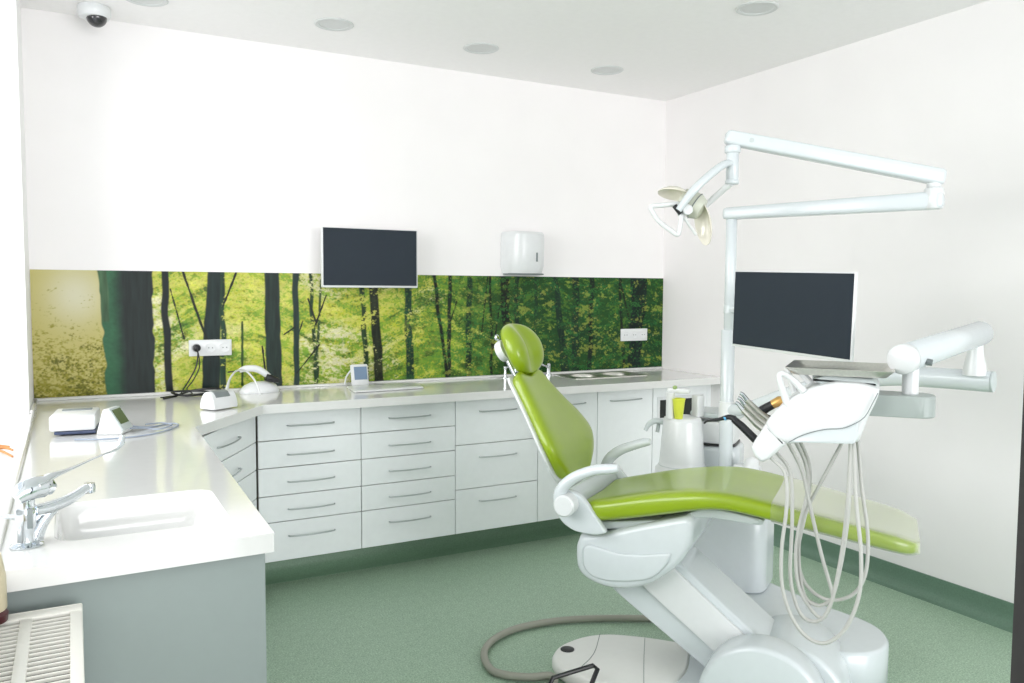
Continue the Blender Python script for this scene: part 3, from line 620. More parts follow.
# ---------------------------------------------------------------- delivery arm and instrument head
du = thing('delivery_unit', 'white instrument delivery head on a swivel arm over the chair foot end', 'dental unit', tuple(S(.8, 1.0, -.1)))
EL = V(2.812, 1.675, 1.144)
bm = B(); PP = S(PS[0], 0, PS[1])
tube(bm, [PP+V(0, 0, .93), V(2.545, 2.55, .955), V(2.575, 2.37, 1.03), V(2.63, 2.18, 1.10), V(2.69, 2.0, 1.138), V(2.75, 1.86, 1.144), EL], [.024, .030, .036, .037, .037], 22, 6); obj('horizontal_arm', bm, LACQ, du, 50)
bm = B(); cyl(bm, PP+V(0, 0, .89), PP+V(0, 0, .97), .035); obj('arm_collar', bm, PLASTIC, du)
ed = (EL-V(2.75, 1.86, 1.144)).normalized(); obj('arm_end_cap', b1(cyl, EL, EL+ed*.008, .037), GREYP, du)
UC0 = V(2.137, 1.539, 1.257); UC1 = V(2.815, 1.722, 1.312)
ud = (UC1-UC0).normalized()
obj('spring_arm', b1(cyl, UC0, UC1, .043, 32, .010), LACQ, du, 50)
obj('arm_face_cap', b1(cyl, UC0-ud*.004, UC0+ud*.03, .0445, 32, .004), PLASTIC, du, 50)
obj('friction_knob', b1(cyl, UC0+ud*.09+V(0, -.04, -.015), UC0+ud*.09+V(.01, -.055, -.018), .010), MIDG, du)
bm = B(); lathe(bm, [(.038, 0), (.036, .03), (.026, .075), (.024, .12)], V(2.775, 1.715, 1.165)); obj('elbow_joint', bm, PLASTIC, du, 50)
bm = B(); cyl(bm, V(2.195, 1.55, 1.14), V(2.195, 1.55, 1.235), .023); obj('arm_post', bm, PLASTIC, du)
bm = B(); slab(bm, [(.86, -.17), (1.10, -.155), (1.10, -.045), (.86, -.03)], 1.088, 1.152, .004, .055); obj('arm_bracket', bm, BRK, du)
HB = [(.700, .992), (.75, 1.005), (.82, 1.012), (.897, 1.012), (.922, 1.092), (.940, 1.135), (.952, 1.176), (.90, 1.190), (.83, 1.190), (.76, 1.170), (.70, 1.130), (.66, 1.090), (.632, 1.050), (.655, 1.010)]
bm = B(); prism(bm, HB, fr(0), -.225, .05, .014, .014); hd = obj('head_body', bm, PLASTIC, du, 50)
bm = B(); prism(bm, [(.592, .975), (.606, .945), (.628, .930), (.648, .942), (.70, .996), (.66, 1.045), (.636, 1.052)], fr(0), -.222, .047, .012, .008); obj('instrument_front', bm, PLASTIC, hd, 50)
SM = [(.705, 1.002), (.735, 1.022), (.77, 1.038), (.81, 1.050), (.85, 1.055), (.880, 1.068), (.895, 1.082), (.895, 1.03), (.885, 1.012)]
bm = B(); prism(bm, SM, fr(0), -.2290, -.20, .0015); obj('lower_panel', bm, LACQ, hd)
bm = B(); tube(bm, [S(a_, b_, -.232) for a_, b_ in SM[:6]+[(.912, 1.093), (.932, 1.135), (.945, 1.165)]], .0013, 6, 3); obj('panel_seam', bm, MIDG, hd)
bm = B(); prism(bm, [(.76, 1.190), (.80, 1.206), (.93, 1.200), (.945, 1.180), (.80, 1.172)], fr(0), -.19, .02, .008); obj('top_pad', bm, GREYP, hd)
for t in (-.215, .03):
    bm = B(); tube(bm, [S(.70, 1.11, t), S(.685, 1.15, t), S(.672, 1.195, t), S(.682, 1.207, t), S(.71, 1.19, t), S(.745, 1.155, t)], [.012, .011, .009, .009, .010, .012], 10, 4); obj('grip_handle', bm, PLASTIC, hd)
# hoses: each one hangs from the front of the head and loops back to its rear
HO = [
 [(.652, .945, -.20), (.695, .90, -.205), (.703, .80, -.215), (.692, .66, -.22), (.702, .535, -.225), (.75, .435, -.23), (.815, .405, -.235), (.875, .455, -.235), (.912, .56, -.23), (.915, .68, -.225), (.898, .83, -.215), (.89, .93, -.205), (.885, 1.015, -.20)],
 [(.664, .955, -.16), (.706, .895, -.165), (.716, .75, -.17), (.716, .57, -.175), (.748, .465, -.18), (.795, .448, -.18), (.832, .50, -.18), (.858, .65, -.175), (.872, .82, -.17), (.876, 1.015, -.165)],
 [(.69, .985, -.12), (.735, .90, -.12), (.76, .80, -.12), (.80, .64, -.12), (.835, .52, -.115), (.83, .49, -.10), (.79, .465, -.09), (.75, .49, -.08), (.73, .60, -.07), (.735, .72, -.07), (.775, .82, -.06), (.855, 1.0, -.05)],
 [(.705, .990, -.08), (.742, .915, -.08), (.752, .83, -.08), (.728, .70, -.08), (.722, .60, -.085), (.74, .50, -.09), (.80, .43, -.10), (.83, .48, -.10), (.858, .62, -.10), (.874, .80, -.095), (.872, 1.015, -.09)],
 [(.71, .995, -.03), (.75, .90, -.03), (.75, .78, -.03), (.725, .62, -.035), (.745, .52, -.04), (.81, .475, -.05), (.885, .50, -.06), (.925, .575, -.07), (.93, .70, -.07), (.908, .85, -.06), (.89, 1.015, -.05)]]
for h in HO: obj('hose', b1(tube, [S(a_, b_, c_) for a_, b_, c_ in h], .0058, 10, 5), HOSE, du, 60)
# instrument tray
t = thing('instrument_tray', 'shiny steel instrument tray resting on top of the delivery head', 'tray', tuple(S(.83, 1.212, -.1)))
bm = B(); rs = []
for d, z in ((.02, 1.209), (.0, 1.227), (-.006, 1.229), (-.008, 1.227), (.012, 1.207), (.03, 1.2065)):
    rs.append(ring(bm, [S(p.x, z, p.y) for p in rrect(.695+d, -.235+d, .980-d, .045-d, .03)]))
bm2 = bm; skin(bm, rs, cap=False); bm.faces.new(ring(bm, [v.co for v in rs[0]])); bm.faces.new(ring(bm, [v.co for v in rs[-1]]))
bmesh.ops.remove_doubles(bm, verts=bm.verts, dist=1e-5)
obj('tray_dish', bm, STEEL, t, 40)
obj('tray_support', b1(bx, S(.80, 1.185, -.1)-V(.03, .03, 0), S(.80, 1.2065, -.1)+V(.03, .03, 0)), GREYP, t)
# instruments
t = thing('air_water_syringe', 'black air water syringe with bent nozzle in the nearest head slot', 'dental instrument', tuple(S(.60, .98, -.19)))
obj('syringe_body', b1(tube, [S(.625, .975, -.19), S(.56, 1.035, -.19), S(.535, 1.055, -.19)], [.013, .0125, .011], 14), BLACK, t)
obj('nozzle', b1(tube, [S(.540, 1.055, -.19), S(.52, 1.060, -.19), S(.49, 1.050, -.19), S(.455, 1.043, -.19), S(.444, 1.034, -.19)], [.010, .008, .0055, .004, .003], 10, 3), BLACK, t)
obj('colour_ring', b1(cyl, S(.513, 1.057, -.19), S(.507, 1.055, -.19), .0075, 14, 0), BLUE, t)
for i, (tt, lb) in enumerate(((-.14, 'steel dental handpiece next to the black syringe'), (-.095, 'middle steel handpiece of the three in the delivery head'), (-.05, 'steel dental handpiece next to the black and gold one'))):
    o_ = .010*i
    h = thing('dental_handpiece', lb, 'dental instrument', tuple(S(.6, 1.03+o_, tt)), 'steel handpieces in the delivery head')
    obj('handpiece_body', b1(tube, [S(.655, .995+o_, tt), S(.60, 1.035+o_, tt), S(.555, 1.078+o_, tt)], [.011, .011, .008], 14), STEEL, h)
    obj('handpiece_neck', b1(tube, [S(.557, 1.076+o_, tt), S(.540, 1.097+o_, tt), S(.532, 1.100+o_, tt)], [.0075, .006, .006], 10), CHROME, h)
h = thing('curing_handpiece', 'black dental handpiece with gold ring at the far side of the head', 'dental instrument', tuple(S(.62, 1.05, .01)))
obj('handpiece_body', b1(tube, [S(.665, 1.02, .01), S(.60, 1.035, .01), S(.585, 1.045, .01), S(.60, 1.062, .01), S(.632, 1.083, .01)], [.012, .016, .016, .016, .014], 14, 3), BLACK, h)
obj('gold_ring', b1(tube, [S(.628, 1.081, .01), S(.650, 1.094, .01), S(.664, 1.098, .01)], [.0145, .0165, .014], 14), GOLD, h)

# ---------------------------------------------------------------- monitor on the pole
ML = [V(2.414, 2.527, 1.541), V(2.366, 1.901, 1.519), V(2.358, 1.882, 1.205), V(2.406, 2.508, 1.23)]
mc = sum(ML, V(0, 0, 0))/4; mu = ((ML[1]+ML[2])-(ML[0]+ML[3])).normalized(); mu.z *= .75; mu.normalize(); mv = V(0, 0, 1); mv = (mv-mu*mv.dot(mu)).normalized(); mn = mu.cross(mv)
if mn.dot(V(0, 0, EYE)-mc) < 0: mn = -mn
mw = ((ML[1]-ML[0]).length+(ML[2]-ML[3]).length)/2; mh = ((ML[0]-ML[3]).length+(ML[1]-ML[2]).length)/2
MR = Matrix((mu, mv, mn)).transposed()
t = thing('unit_monitor', 'large dark switched off monitor with white frame on the unit pole', 'monitor', tuple(mc-mv*mh/2))
bm = B(); box(bm, mc-mn*.0065, (mw, mh, .012), .003, R=MR); box(bm, mc-mn*.022-mu*.03, (mw*.75, mh*.7, .024), .010, R=MR); obj('housing', bm, PLASTIC, t)
bm = B(); box(bm, mc+mv*.003-mu*.001, (mw-.011, mh-.016, .003), 0, R=MR); obj('screen', bm, SCREEN, t)
bm = B(); box(bm, mc-mn*.05, (.10, .10, .03), .005, R=MR); pb = S(PS[0]+.004, mc.z, PS[1]); tube(bm, [mc-mn*.06, pb+(mc-mn*.06-pb).normalized()*.02], .016, 14); cyl(bm, pb-V(0, 0, .02), pb+V(0, 0, .02), .0255); obj('swivel_bracket', bm, LACQ, t)

# ---------------------------------------------------------------- treatment lamp on its double arm
ol = thing('treatment_lamp', 'white jointed treatment lamp arm reaching from the pole with a lamp head', 'dental lamp', tuple(S(PS[0], 1.76, PS[1])))
PA = S(PS[0]+.004, 1.79, PS[1]); PB = V(2.855, 1.948, 1.797)
def beam(bm, a, b, h, w, ea=.0, eb=.0, tw=1.0):
    a = Vector(a); b = Vector(b); d = (b-a).normalized(); a2 = a-d*ea; b2 = b+d*eb; sd = d.cross(V(0, 0, 1)).normalized(); uu = sd.cross(d)
    rs = []; n = 24
    for i, (f, sc) in enumerate(((0, .55), (.006, .85), (.02, 1), (.5, 1), (.98, 1), (.994, .85), (1, .55))):
        p = a2.lerp(b2, f); k = 1+(tw-1)*f; pts = []
        for j in range(n):
            an = 2*math.pi*j/n; c_, s_ = math.cos(an), math.sin(an)
            pts.append(p+sd*math.copysign(abs(c_)**.45, c_)*w/2*sc+uu*math.copysign(abs(s_)**.45, s_)*h/2*sc*k)
        rs.append(ring(bm, pts))
    skin(bm, rs)
bm = B(); beam(bm, PA, PB, .052, .062, .035, .035, 1.30); obj('lower_arm', bm, LACQ, ol, 50)
UA = V(2.238, 2.361, 2.036); UB = V(2.830, 1.895, 1.885)
bm = B(); cyl(bm, V(PB.x, PB.y, 1.765), V(PB.x, PB.y, 1.845), .034); cyl(bm, V(PB.x, PB.y, 1.845), V(PB.x, PB.y, 1.875), .026); obj('elbow_joint', bm, PLASTIC, ol, 50)
bm = B(); beam(bm, UA, V(PB.x, PB.y, 1.888), .054, .062, .03, .035, 1.15); ua = obj('spring_arm', bm, LACQ, ol, 50)
d_ = (V(PB.x, PB.y, 1.888)-UA).normalized(); sd_ = d_.cross(V(0, 0, 1)).normalized(); 
if sd_.dot(V(0, 0, EYE)-UA) < 0: sd_ = -sd_
obj('screw_cap', b1(cyl, UA+d_*.065+sd_*.029, UA+d_*.065+sd_*.033, .009, 20), GREYP, ua)
bm = B(); cyl(bm, V(2.238, 2.361, 2.01), V(2.238, 2.361, 1.98), .030, 24, .004); cyl(bm, V(2.238, 2.361, 1.985), V(2.238, 2.361, 1.868), .0235); cyl(bm, V(2.238, 2.361, 1.880), V(2.238, 2.361, 1.862), .0260); obj('drop_tube', bm, LACQ, ol, 50)
# lamp head
LC = V(2.088, 2.425, 1.755)          # where the axle of the head sits
def L3(px_, pz_, dd=0):              # offsets in the lamp plane: across the room, up, and towards the viewer
    px_ *= 1.09; pz_ *= 1.05; return V(2.238, 2.361, 1.944)+V(.8785, -.4777, 0)*px_+V(0, 0, pz_)-V(.4777, .8785, 0)*dd
bm = B(); tube(bm, [L3(-.005, .0, .0), L3(-.04, -.012, .03), L3(-.095, -.055, .06), L3(-.15, -.11, .07), L3(-.198, -.178, .06)], [.018, .019, .019, .020, .016], 12, 5, flat=.75); obj('yoke_arm', bm, LACQ, ol, 50)
bm = B(); tube(bm, [L3(-.006, -.075, .0), L3(-.04, -.11, -.04), L3(-.075, -.145, -.06), L3(-.12, -.18, -.06)], [.013, .012, .012, .012], 10, 4); obj('yoke_brace', bm, PLASTIC, ol, 50)
def dish(bm, c, ax, upx, rw, rl, depth, th=.004):
    c = Vector(c); ax = Vector(ax).normalized(); X = (Vector(upx)-ax*Vector(upx).dot(ax)).normalized(); Y = ax.cross(X); rs = []
    K = [0.001, .3, .55, .75, .9, 1.0]
    for q in K: rs.append(ring(bm, [c+X*math.cos(2*math.pi*j/28)*rl*q+Y*math.sin(2*math.pi*j/28)*rw*q+ax*depth*(q*q) for j in range(28)]))
    for q in reversed(K): rs.append(ring(bm, [c+X*math.cos(2*math.pi*j/28)*rl*q+Y*math.sin(2*math.pi*j/28)*rw*q+ax*(depth*(q*q)-th) for j in range(28)]))
    skin(bm, rs)
bm = B(); lathe(bm, [(.020, -.05), (.042, -.045), (.050, -.02), (.050, .02), (.040, .045), (.02, .05)], L3(-.140, -.150, .0), L3(.6, -.4, .25)-L3(0, 0, 0), 28)
lb_ = obj('lamp_body', bm, mat('lamp_body_grey', (196, 198, 184), .4), ol, 50)
for k in (-.025, -.005, .015): obj('cooling_rib', b1(lathe, [(.0505, k-.002), (.0535, k), (.0505, k+.002)], L3(-.140, -.150, .0), L3(.6, -.4, .25)-L3(0, 0, 0), 28), MIDG, lb_)
bm = B(); dish(bm, L3(-.080, -.215, 0), L3(-.9, -.25, .5)-L3(0, 0, 0), (0, 0, 1), .045, .085, .03); obj('reflector', bm, REFL, ol, 50)
bm = B(); dish(bm, L3(-.198, -.092, 0), L3(-.15, -.8, .3)-L3(0, 0, 0), L3(1, -.05)-L3(0, 0), .045, .065, .03); obj('top_reflector', bm, REFL, ol, 50)
bm = B(); tube(bm, [L3(-.19, -.152, .03), L3(-.255, -.158, .03), L3(-.286, -.162, .03), L3(-.284, -.178, .03), L3(-.260, -.215, .03), L3(-.215, -.250, .03), L3(-.196, -.262, .03), L3(-.188, -.25, .03), L3(-.180, -.19, .03)], .0095, 10, 4); obj('grip_handle', bm, PLASTIC, ol, 50)
bm = B(); tube(bm, [L3(-.21, -.160, .05), L3(-.188, -.190, .055)], .010, 10); obj('grip_pivot', bm, BLACK, ol)
bm = B(); tube(bm, [L3(-.19, -.175, .03), L3(-.16, -.215, .02), L3(-.125, -.262, .01)], .006, 8, 3); obj('handle_strut', bm, PLASTIC, ol)
bm = B(); cyl(bm, L3(-.165, -.175, .06), L3(-.165, -.175, -.05), .02); obj('lamp_axle', bm, PLASTIC, ol)

# ---------------------------------------------------------------- foot control and its hose
fc = thing('foot_control', 'foot control with bent black wire handle on the floor before the chair', 'foot control', tuple(S(-.0, 0, -.2)))
FX = S(.0, 0, -.19)
bm = B(); lathe(bm, [(.085, .002), (.088, .02), (.078, .038), (.055, .052), (.001, .058)], FX, (0, 0, 1), 32); obj('pedal_dome', bm, mat('beige_pedal', (196, 190, 172), .5), fc, 50)
bm = B(); tube(bm, [S(-.085, .012, -.245), S(-.06, .10, -.20), S(.045, .112, -.075), S(.065, .108, -.085), S(.055, .02, -.23)], .0085, 10); obj('wire_handle', bm, BLACK, fc, 30)
hp_ = [(2.35, 2.66, .018), (2.18, 2.777, .018), (2.005, 2.87, .018), (1.838, 2.933, .018), (1.648, 2.95, .018), (1.504, 2.902, .018), (1.406, 2.807, .018), (1.365, 2.674, .018), (1.395, 2.60, .018), (1.46, 2.545, .018), (1.54, 2.50, .02), (FX.x-.05, FX.y+.05, .02)]
tag(obj('floor_hose', b1(tube, hp_, .0145, 14, 6), FHOSE, smooth=60), 'grey ribbed hose curving over the floor from the chair base to the foot control', 'hose')

# ---------------------------------------------------------------- things on the worktop
ZT = .9205
# mixer tap with long lever
mt_ = thing('mixer_tap', 'chrome mixer tap with long hooked elbow lever at the moulded basin', 'tap', (-.093, 1.93, ZT))
bc = V(-.093, 1.93, 0)
bm = B(); lathe(bm, [(.030, ZT), (.031, ZT+.003), (.024, ZT+.007), (.0165, ZT+.010), (.0155, ZT+.035), (.019, ZT+.045), (.020, ZT+.075), (.0165, ZT+.088), (.0185, ZT+.094), (.0185, ZT+.104), (.015, ZT+.108)], bc, (0, 0, 1), 28); obj('tap_body', bm, CHROME, mt_, 50)
bm = B(); tube(bm, [V(-.108, 1.905, ZT+.108), V(-.088, 1.915, ZT+.120), V(-.060, 1.935, ZT+.120), V(-.045, 1.945, ZT+.112)], [.016, .023, .023, .014], 16, 4); obj('tap_head', bm, CHROME, mt_, 60)
bm = B(); tube(bm, [V(-.075, 1.915, ZT+.128), V(-.045, 1.945, ZT+.138), V(-.010, 1.99, ZT+.141), V(.051, 2.121, ZT+.140), V(.086, 2.165, ZT+.143), V(.098, 2.182, ZT+.152), V(.104, 2.192, ZT+.172)], [.016, .013, .007, .0042, .004, .005, .010, .007], 12, 5, flat=.6); obj('lever', bm, CHROME, mt_, 50)
bm = B(); tube(bm, [V(-.078, 1.937, ZT+.070), V(-.050, 1.956, ZT+.070), V(-.012, 1.982, ZT+.077), V(.022, 2.012, ZT+.092)], [.015, .016, .014, .011], 14, 4, flat=.8); lathe(bm, [(.011, 0), (.0125, .008), (.0125, .020), (.009, .022)], V(.026, 2.016, ZT+.100), (0, 0, -1), 16); obj('spout', bm, CHROME, mt_, 50)
bm = B(); tube(bm, [V(-.085, 1.955, ZT+.002), V(-.078, 1.958, ZT+.02), V(-.062, 1.963, ZT+.045), V(-.040, 1.970, ZT+.066)], [.021, .019, .014, .010], 18, 4); obj('spout_support', bm, CHROME, mt_, 60)
bm = B(); tube(bm, [V(-.100, 1.935, ZT+.060), V(-.125, 1.940, ZT+.063), V(-.150, 1.945, ZT+.065)], [.007, .005, .0045], 10); obj('side_lever', bm, CHROME, mt_)
obj('dark_insert', b1(bx, bc+V(.003, -.0205, ZT+.040), bc+V(.013, -.0175, ZT+.082), .001), MIDG, mt_)
# white apparatus with tilted display
R_ = Matrix.Rotation(math.radians(-6), 3, 'Z')
t = thing('white_apparatus', 'flat white desktop apparatus with dark blue base on the left worktop', 'device', (.02, 3.40, ZT))
bm = B(); box(bm, (.012, 3.41, ZT+.011), (.134, .20, .012), .003, R=R_); obj('dark_base', bm, BLUEG, t)
bm = B(); box(bm, (.005, 3.41, ZT+.046), (.148, .215, .056), .008, R=R_); bd = obj('device_body', bm, PLASTIC, t)
bm = B(); box(bm, (.012, 3.46, ZT+.0755), (.10, .035, .004), .001, R=R_); obj('top_slot', bm, MIDG, bd)
for sx_ in (-1, 1):
    for sy_ in (-1, 1): obj('rubber_foot', b1(cyl, (.012+sx_*.05, 3.41+sy_*.07, ZT), (.012+sx_*.05, 3.41+sy_*.07, ZT+.006), .008, 12), BLACK, t)
t = thing('tilted_display', 'small white tilted display with green screen beside the flat white apparatus', 'display', (.155, 3.31, ZT))
RD = Matrix.Rotation(math.radians(58), 3, 'Z') @ Matrix.Rotation(math.radians(-38), 3, 'X')
dc = V(.165, 3.31, ZT+.055)
bm = B(); prism(bm, [(-.045, 0), (.045, 0), (.05, .012), (-.002, .095), (-.020, .092)], lambda u, v, w: V(.128, 3.31, ZT)+Matrix.Rotation(math.radians(-25), 3, 'Z') @ V(u, w, v), -.045, .045, .004, .004); dd = obj('display_body', bm, PLASTIC, t)
ex = Matrix.Rotation(math.radians(-25), 3, 'Z'); e1 = (ex @ V(.052, 0, -.083)).normalized(); e2 = ex @ V(0, 1, 0); e3 = e1.cross(e2)
if e3.z < 0: e3 = -e3
cq = V(.128, 3.31, ZT)+ex @ V(.024, 0, .0535)
bm = B(); box(bm, cq+e3*.002, (.093, .088, .006), .002, R=Matrix((e1, e2, e3)).transposed()); obj('face_plate', bm, GREYP, dd)
bm = B(); box(bm, cq+e3*.006-e1*.008, (.060, .068, .003), 0, R=Matrix((e1, e2, e3)).transposed()); obj('screen', bm, LCD, dd)
tag(obj('grey_cable', b1(tube, [(.178, 3.33, ZT+.02), (.25, 3.36, ZT+.004), (.33, 3.42, ZT+.004), (.355, 3.36, ZT+.004), (.30, 3.25, ZT+.004), (.22, 3.18, ZT+.004), (.10, 3.16, ZT+.004), (.0, 3.20, ZT+.004)], .003, 8, 5), CABLEG), 'thin grey blue cable looping beside the tilted display', 'cable')
tag(obj('loose_cable', b1(tube, [(.18, 3.31, ZT+.013), (.24, 3.31, ZT+.009), (.27, 3.26, ZT+.010), (.30, 3.28, ZT+.011), (.33, 3.34, ZT+.011), (.30, 3.40, ZT+.011), (.24, 3.38, ZT+.013)], .0028, 8, 5), CABLEG), 'inner of two thin grey cable loops right of the tilted display', 'cable')
# half-round white device and handpiece holder
t = thing('half_round_device', 'half round white device with dark window at the worktop inner corner', 'device', (.56, 3.76, ZT))
q0 = V(.512, 3.735, ZT); qd = V(.83, .557, 0).normalized(); qn = V(qd.y, -qd.x, 0)
prof = [(.046*math.cos(a), .078*math.sin(a)+.004) for a in [math.pi*i/14 for i in range(15)]]
bm = B(); prism(bm, [(p[0], p[1]) for p in prof], lambda u, v, w: q0+qd*w-qn*(u)*1.0+V(0, 0, v), 0.0, .135, .004); hb = obj('device_body', bm, PLASTIC, t, 50)
bm = B(); prism(bm, [(-.037, .058), (-.022, .0775), (.002, .0860), (.002, .076), (-.030, .052)], lambda u, v, w: q0+qd*w-qn*u+V(0, 0, v), .020, .100, .001); obj('dark_window', bm, MIDG, hb)
bm = B(); tube(bm, [q0+qd*.11+V(0, 0, .060), q0+qd*.13+V(0, .06, .082), q0+qd*.17+V(0, .16, .110), q0+qd*.23+V(0, .25, .132), q0+qd*.30+V(0, .28, .122), q0+qd*.35+V(0, .24, .07), q0+qd*.37+V(0, .19, .008)], [.010, .007, .005, .0045, .0045, .0045, .004], 10, 5); obj('curved_hose', bm, PLASTIC, hb)
t = thing('scaler_cradle', 'white curved handpiece lying over its oval cradle before the forest panel', 'device', (.82, 4.28, ZT))
bm = B(); rs = []
for z, k in ((0, 1.0), (.008, 1.02), (.022, .95), (.040, .78), (.054, .5), (.058, .15)): rs.append(ring(bm, [V(.845+.100*k*math.cos(a)+.012*(1-k), 4.28+.060*k*math.sin(a), ZT+z) for a in [2*math.pi*i/32 for i in range(32)]]))
skin(bm, rs); obj('cradle', bm, PLASTIC, t, 60)
bm = B(); tube(bm, [(.740, 4.25, ZT+.118), (.77, 4.25, ZT+.128), (.82, 4.25, ZT+.126), (.86, 4.25, ZT+.105), (.90, 4.25, ZT+.070)], [.011, .016, .018, .017, .014], 14, 4); hh = obj('handpiece', bm, PLASTIC, t, 60)
obj('handpiece_tip', b1(tube, [(.742, 4.25, ZT+.118), (.71, 4.25, ZT+.116), (.685, 4.25, ZT+.114)], [.005, .003, .004], 8), BLACK, hh)
obj('cradle_clip', b1(tube, [(.868, 4.245, ZT+.083), (.90, 4.245, ZT+.070), (.935, 4.25, ZT+.060)], [.020, .019, .012], 14), BLACK, t)
tag(obj('black_cable_bundle', b1(tube, [(.38, 4.20, ZT+.004), (.44, 4.27, ZT+.005), (.52, 4.33, ZT+.02), (.60, 4.30, ZT+.03), (.66, 4.33, ZT+.02), (.58, 4.25, ZT+.012), (.47, 4.22, ZT+.012), (.43, 4.31, ZT+.022), (.55, 4.22, ZT+.03), (.63, 4.26, ZT+.006)], .0055, 8, 5), BLACK), 'tangle of black cable on the worktop below the left socket', 'cable')
# small display clock and white pad
t = thing('small_display', 'small upright white display with blue grey screen against the forest panel', 'display', (1.39, 4.32, ZT))
RT = Matrix.Rotation(math.radians(-14), 3, 'X')
bm = B(); box(bm, (1.395, 4.335, ZT+.060), (.098, .018, .118), .007, R=RT); tb = obj('display_body', bm, PLASTIC, t)
bm = B(); box(bm, V(1.395, 4.335, ZT+.060)+RT @ V(.004, -.0098, .008), (.072, .003, .072), 0, R=RT); obj('screen', bm, LCDB, tb)
bm = B(); tube(bm, [(1.352, 4.345, ZT+.09), (1.33, 4.365, ZT+.05), (1.322, 4.372, ZT+.004)], .005, 8, 3); tube(bm, [(1.43, 4.345, ZT+.08), (1.455, 4.372, ZT+.004)], .005, 8); obj('stand', bm, PLASTIC, t)
tag(obj('white_pad', b1(lambda bm: prism(bm, [(1.27, 4.03), (1.66, 4.05), (1.70, 4.22), (1.62, 4.28), (1.30, 4.26)], lambda u, v, w: V(u, v, w), ZT, ZT+.012, .003, .01)), PLASTIC), 'thin flat white pad lying in front of the small upright display', 'pad')
# steel double sink
t = thing('steel_double_sink', 'flat steel plate with two round bowls set in the back worktop', 'sink', (2.92, 4.21, .9202))
bm = B(); x0, x1, y0, y1 = 2.655, 3.195, 4.07, 4.35
circ = [V(2.805, 4.21, 0), V(3.045, 4.21, 0)]; rim = []
vs = ring(bm, [V(p.x, p.y, .9240) for p in rrect(x0, y0, x1, y1, .03)]); 
for i in range(len(vs)): bm.edges.new((vs[i-1], vs[i]))
for c in circ:
    r_ = ring(bm, [c+V(.095*math.cos(2*math.pi*j/32), .095*math.sin(2*math.pi*j/32), .9240) for j in range(32)]); rim.append(r_)
    for i in range(32): bm.edges.new((r_[i-1], r_[i]))
bmesh.ops.triangle_fill(bm, edges=bm.edges[:], use_beauty=True)
v2 = ring(bm, [V(p.x, p.y, .9202) for p in rrect(x0-.001, y0-.001, x1+.001, y1+.001, .03)]); skin(bm, [vs, v2], cap=False)
obj('sink_plate', bm, STEEL, t, flat=True)
for c, r_ in zip(circ, rim):
    bm = B(); rs = [ring(bm, [c+V(r*math.cos(2*math.pi*j/32), r*math.sin(2*math.pi*j/32), z) for j in range(32)]) for r, z in ((.095, .924), (.092, .921), (.088, .90), (.080, .87), (.06, .85), (.02, .846))]
    skin(bm, rs, cap=False); bm.faces.new(rs[-1]); obj('round_bowl', bm, STEEL, t, 60)
t = thing('sink_tap', 'slim chrome tap behind the headrest with spout turned left', 'tap', (2.62, 4.37, ZT))
bm = B(); lathe(bm, [(.022, ZT), (.022, ZT+.006), (.013, ZT+.008), (.0125, ZT+.062), (.014, ZT+.066), (.011, ZT+.074), (.001, ZT+.075)], (2.63, 4.36, 0)); obj('tap_body', bm, CHROME, t)
bm = B(); tube(bm, [(2.625, 4.355, ZT+.050), (2.58, 4.33, ZT+.066), (2.52, 4.30, ZT+.090), (2.46, 4.28, ZT+.095), (2.45, 4.278, ZT+.080)], .007, 10, 4); obj('spout', bm, CHROME, t)
t = thing('soap_pump', 'thin chrome pump standing on the worktop left of the headrest', 'soap dispenser', (2.30, 4.33, ZT))
bm = B(); lathe(bm, [(.024, ZT), (.024, ZT+.004), (.010, ZT+.006), (.009, ZT+.055), (.013, ZT+.058), (.013, ZT+.070), (.001, ZT+.072)], (2.305, 4.33, 0)); obj('pump_body', bm, CHROME, t)
obj('pump_spout', b1(tube, [(2.305, 4.33, ZT+.065), (2.335, 4.315, ZT+.068), (2.36, 4.30, ZT+.060)], .005, 8, 3), CHROME, t)
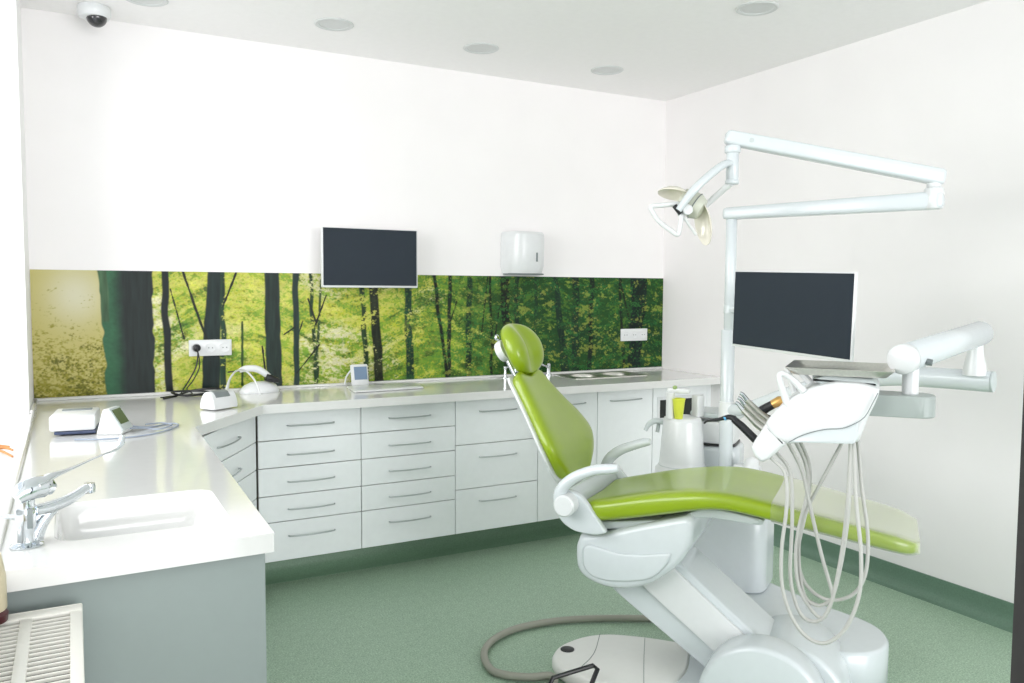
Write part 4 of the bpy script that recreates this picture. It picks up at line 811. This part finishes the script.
# window sill twig and pot, radiator
tw = B()
for pts in ([(-.42, 3.12, ZT+.012), (-.30, 3.10, ZT+.016), (-.22, 3.06, ZT+.012), (-.172, 2.95, ZT+.006)], [(-.36, 3.11, ZT+.015), (-.26, 3.0, ZT+.010), (-.205, 2.90, ZT+.005)], [(-.30, 3.10, ZT+.014), (-.24, 3.14, ZT+.014), (-.19, 3.12, ZT+.010)], [(-.24, 3.07, ZT+.013), (-.20, 3.06, ZT+.018), (-.175, 3.02, ZT+.014)]): tube(tw, pts, [.006, .005, .003], 7, 3)
tag(obj('dry_twig', tw, TWIG), 'orange brown dry twig lying on the window sill', 'twig')
t = thing('cream_pot', 'cream pot with dark maroon base beside the worktop front corner', 'pot', (-.146, 1.715, .8455))
bm = B(); lathe(bm, [(.022, .862), (.030, .872), (.030, .93), (.026, .955), (.023, .972), (.020, .970), (.022, .95), (.001, .94)], (-.146, 1.715, 0)); obj('pot_body', bm, CREAM, t, 50)
obj('pot_base', b1(lathe, [(.020, .8455), (.030, .848), (.032, .862), (.026, .872), (.001, .873)], (-.146, 1.715, 0)), MAROON, t)
# radiator
t = thing('panel_radiator', 'white panel radiator with slatted top grille under the window', 'radiator', (-.08, 1.2, .12))
ZR = .844; y1 = 1.748; y0 = .72; xa, xb = -.155, .004
obj('front_panel', b1(bx, (xb-.012, y0, .12), (xb, y1, ZR-.006), .004), RAD, t); obj('back_panel', b1(bx, (xa, y0, .12), (xa+.012, y1, ZR-.006), .004), RAD, t)
obj('side_cover', b1(bx, (xa, y1-.004, .12), (xb+.001, y1+.004, ZR+.001), .003), RAD, t)
bm = B()
for x in (xa+.008, xa+.080-.012, xb-.010): bx(bm, (x-.010, y0, ZR-.012), (x+.010, y1-.004, ZR), .002)
bx(bm, (xa, y1-.035, ZR-.011), (xb, y1-.004, ZR+.0008), .002)
gr = obj('grille_frame', bm, RAD, t)
bm = B(); y = y0+.01
while y < y1-.04: bx(bm, (xa+.01, y, ZR-.007), (xb-.01, y+.0045, ZR-.002)); y += .0185
obj('grille_slats', bm, RAD, gr, smooth=0)
obj('convector_core', b1(bx, (xa+.02, y0+.02, .16), (xb-.02, y1-.02, ZR-.06)), mat('radiator_inside', (70, 68, 64), .7), t)
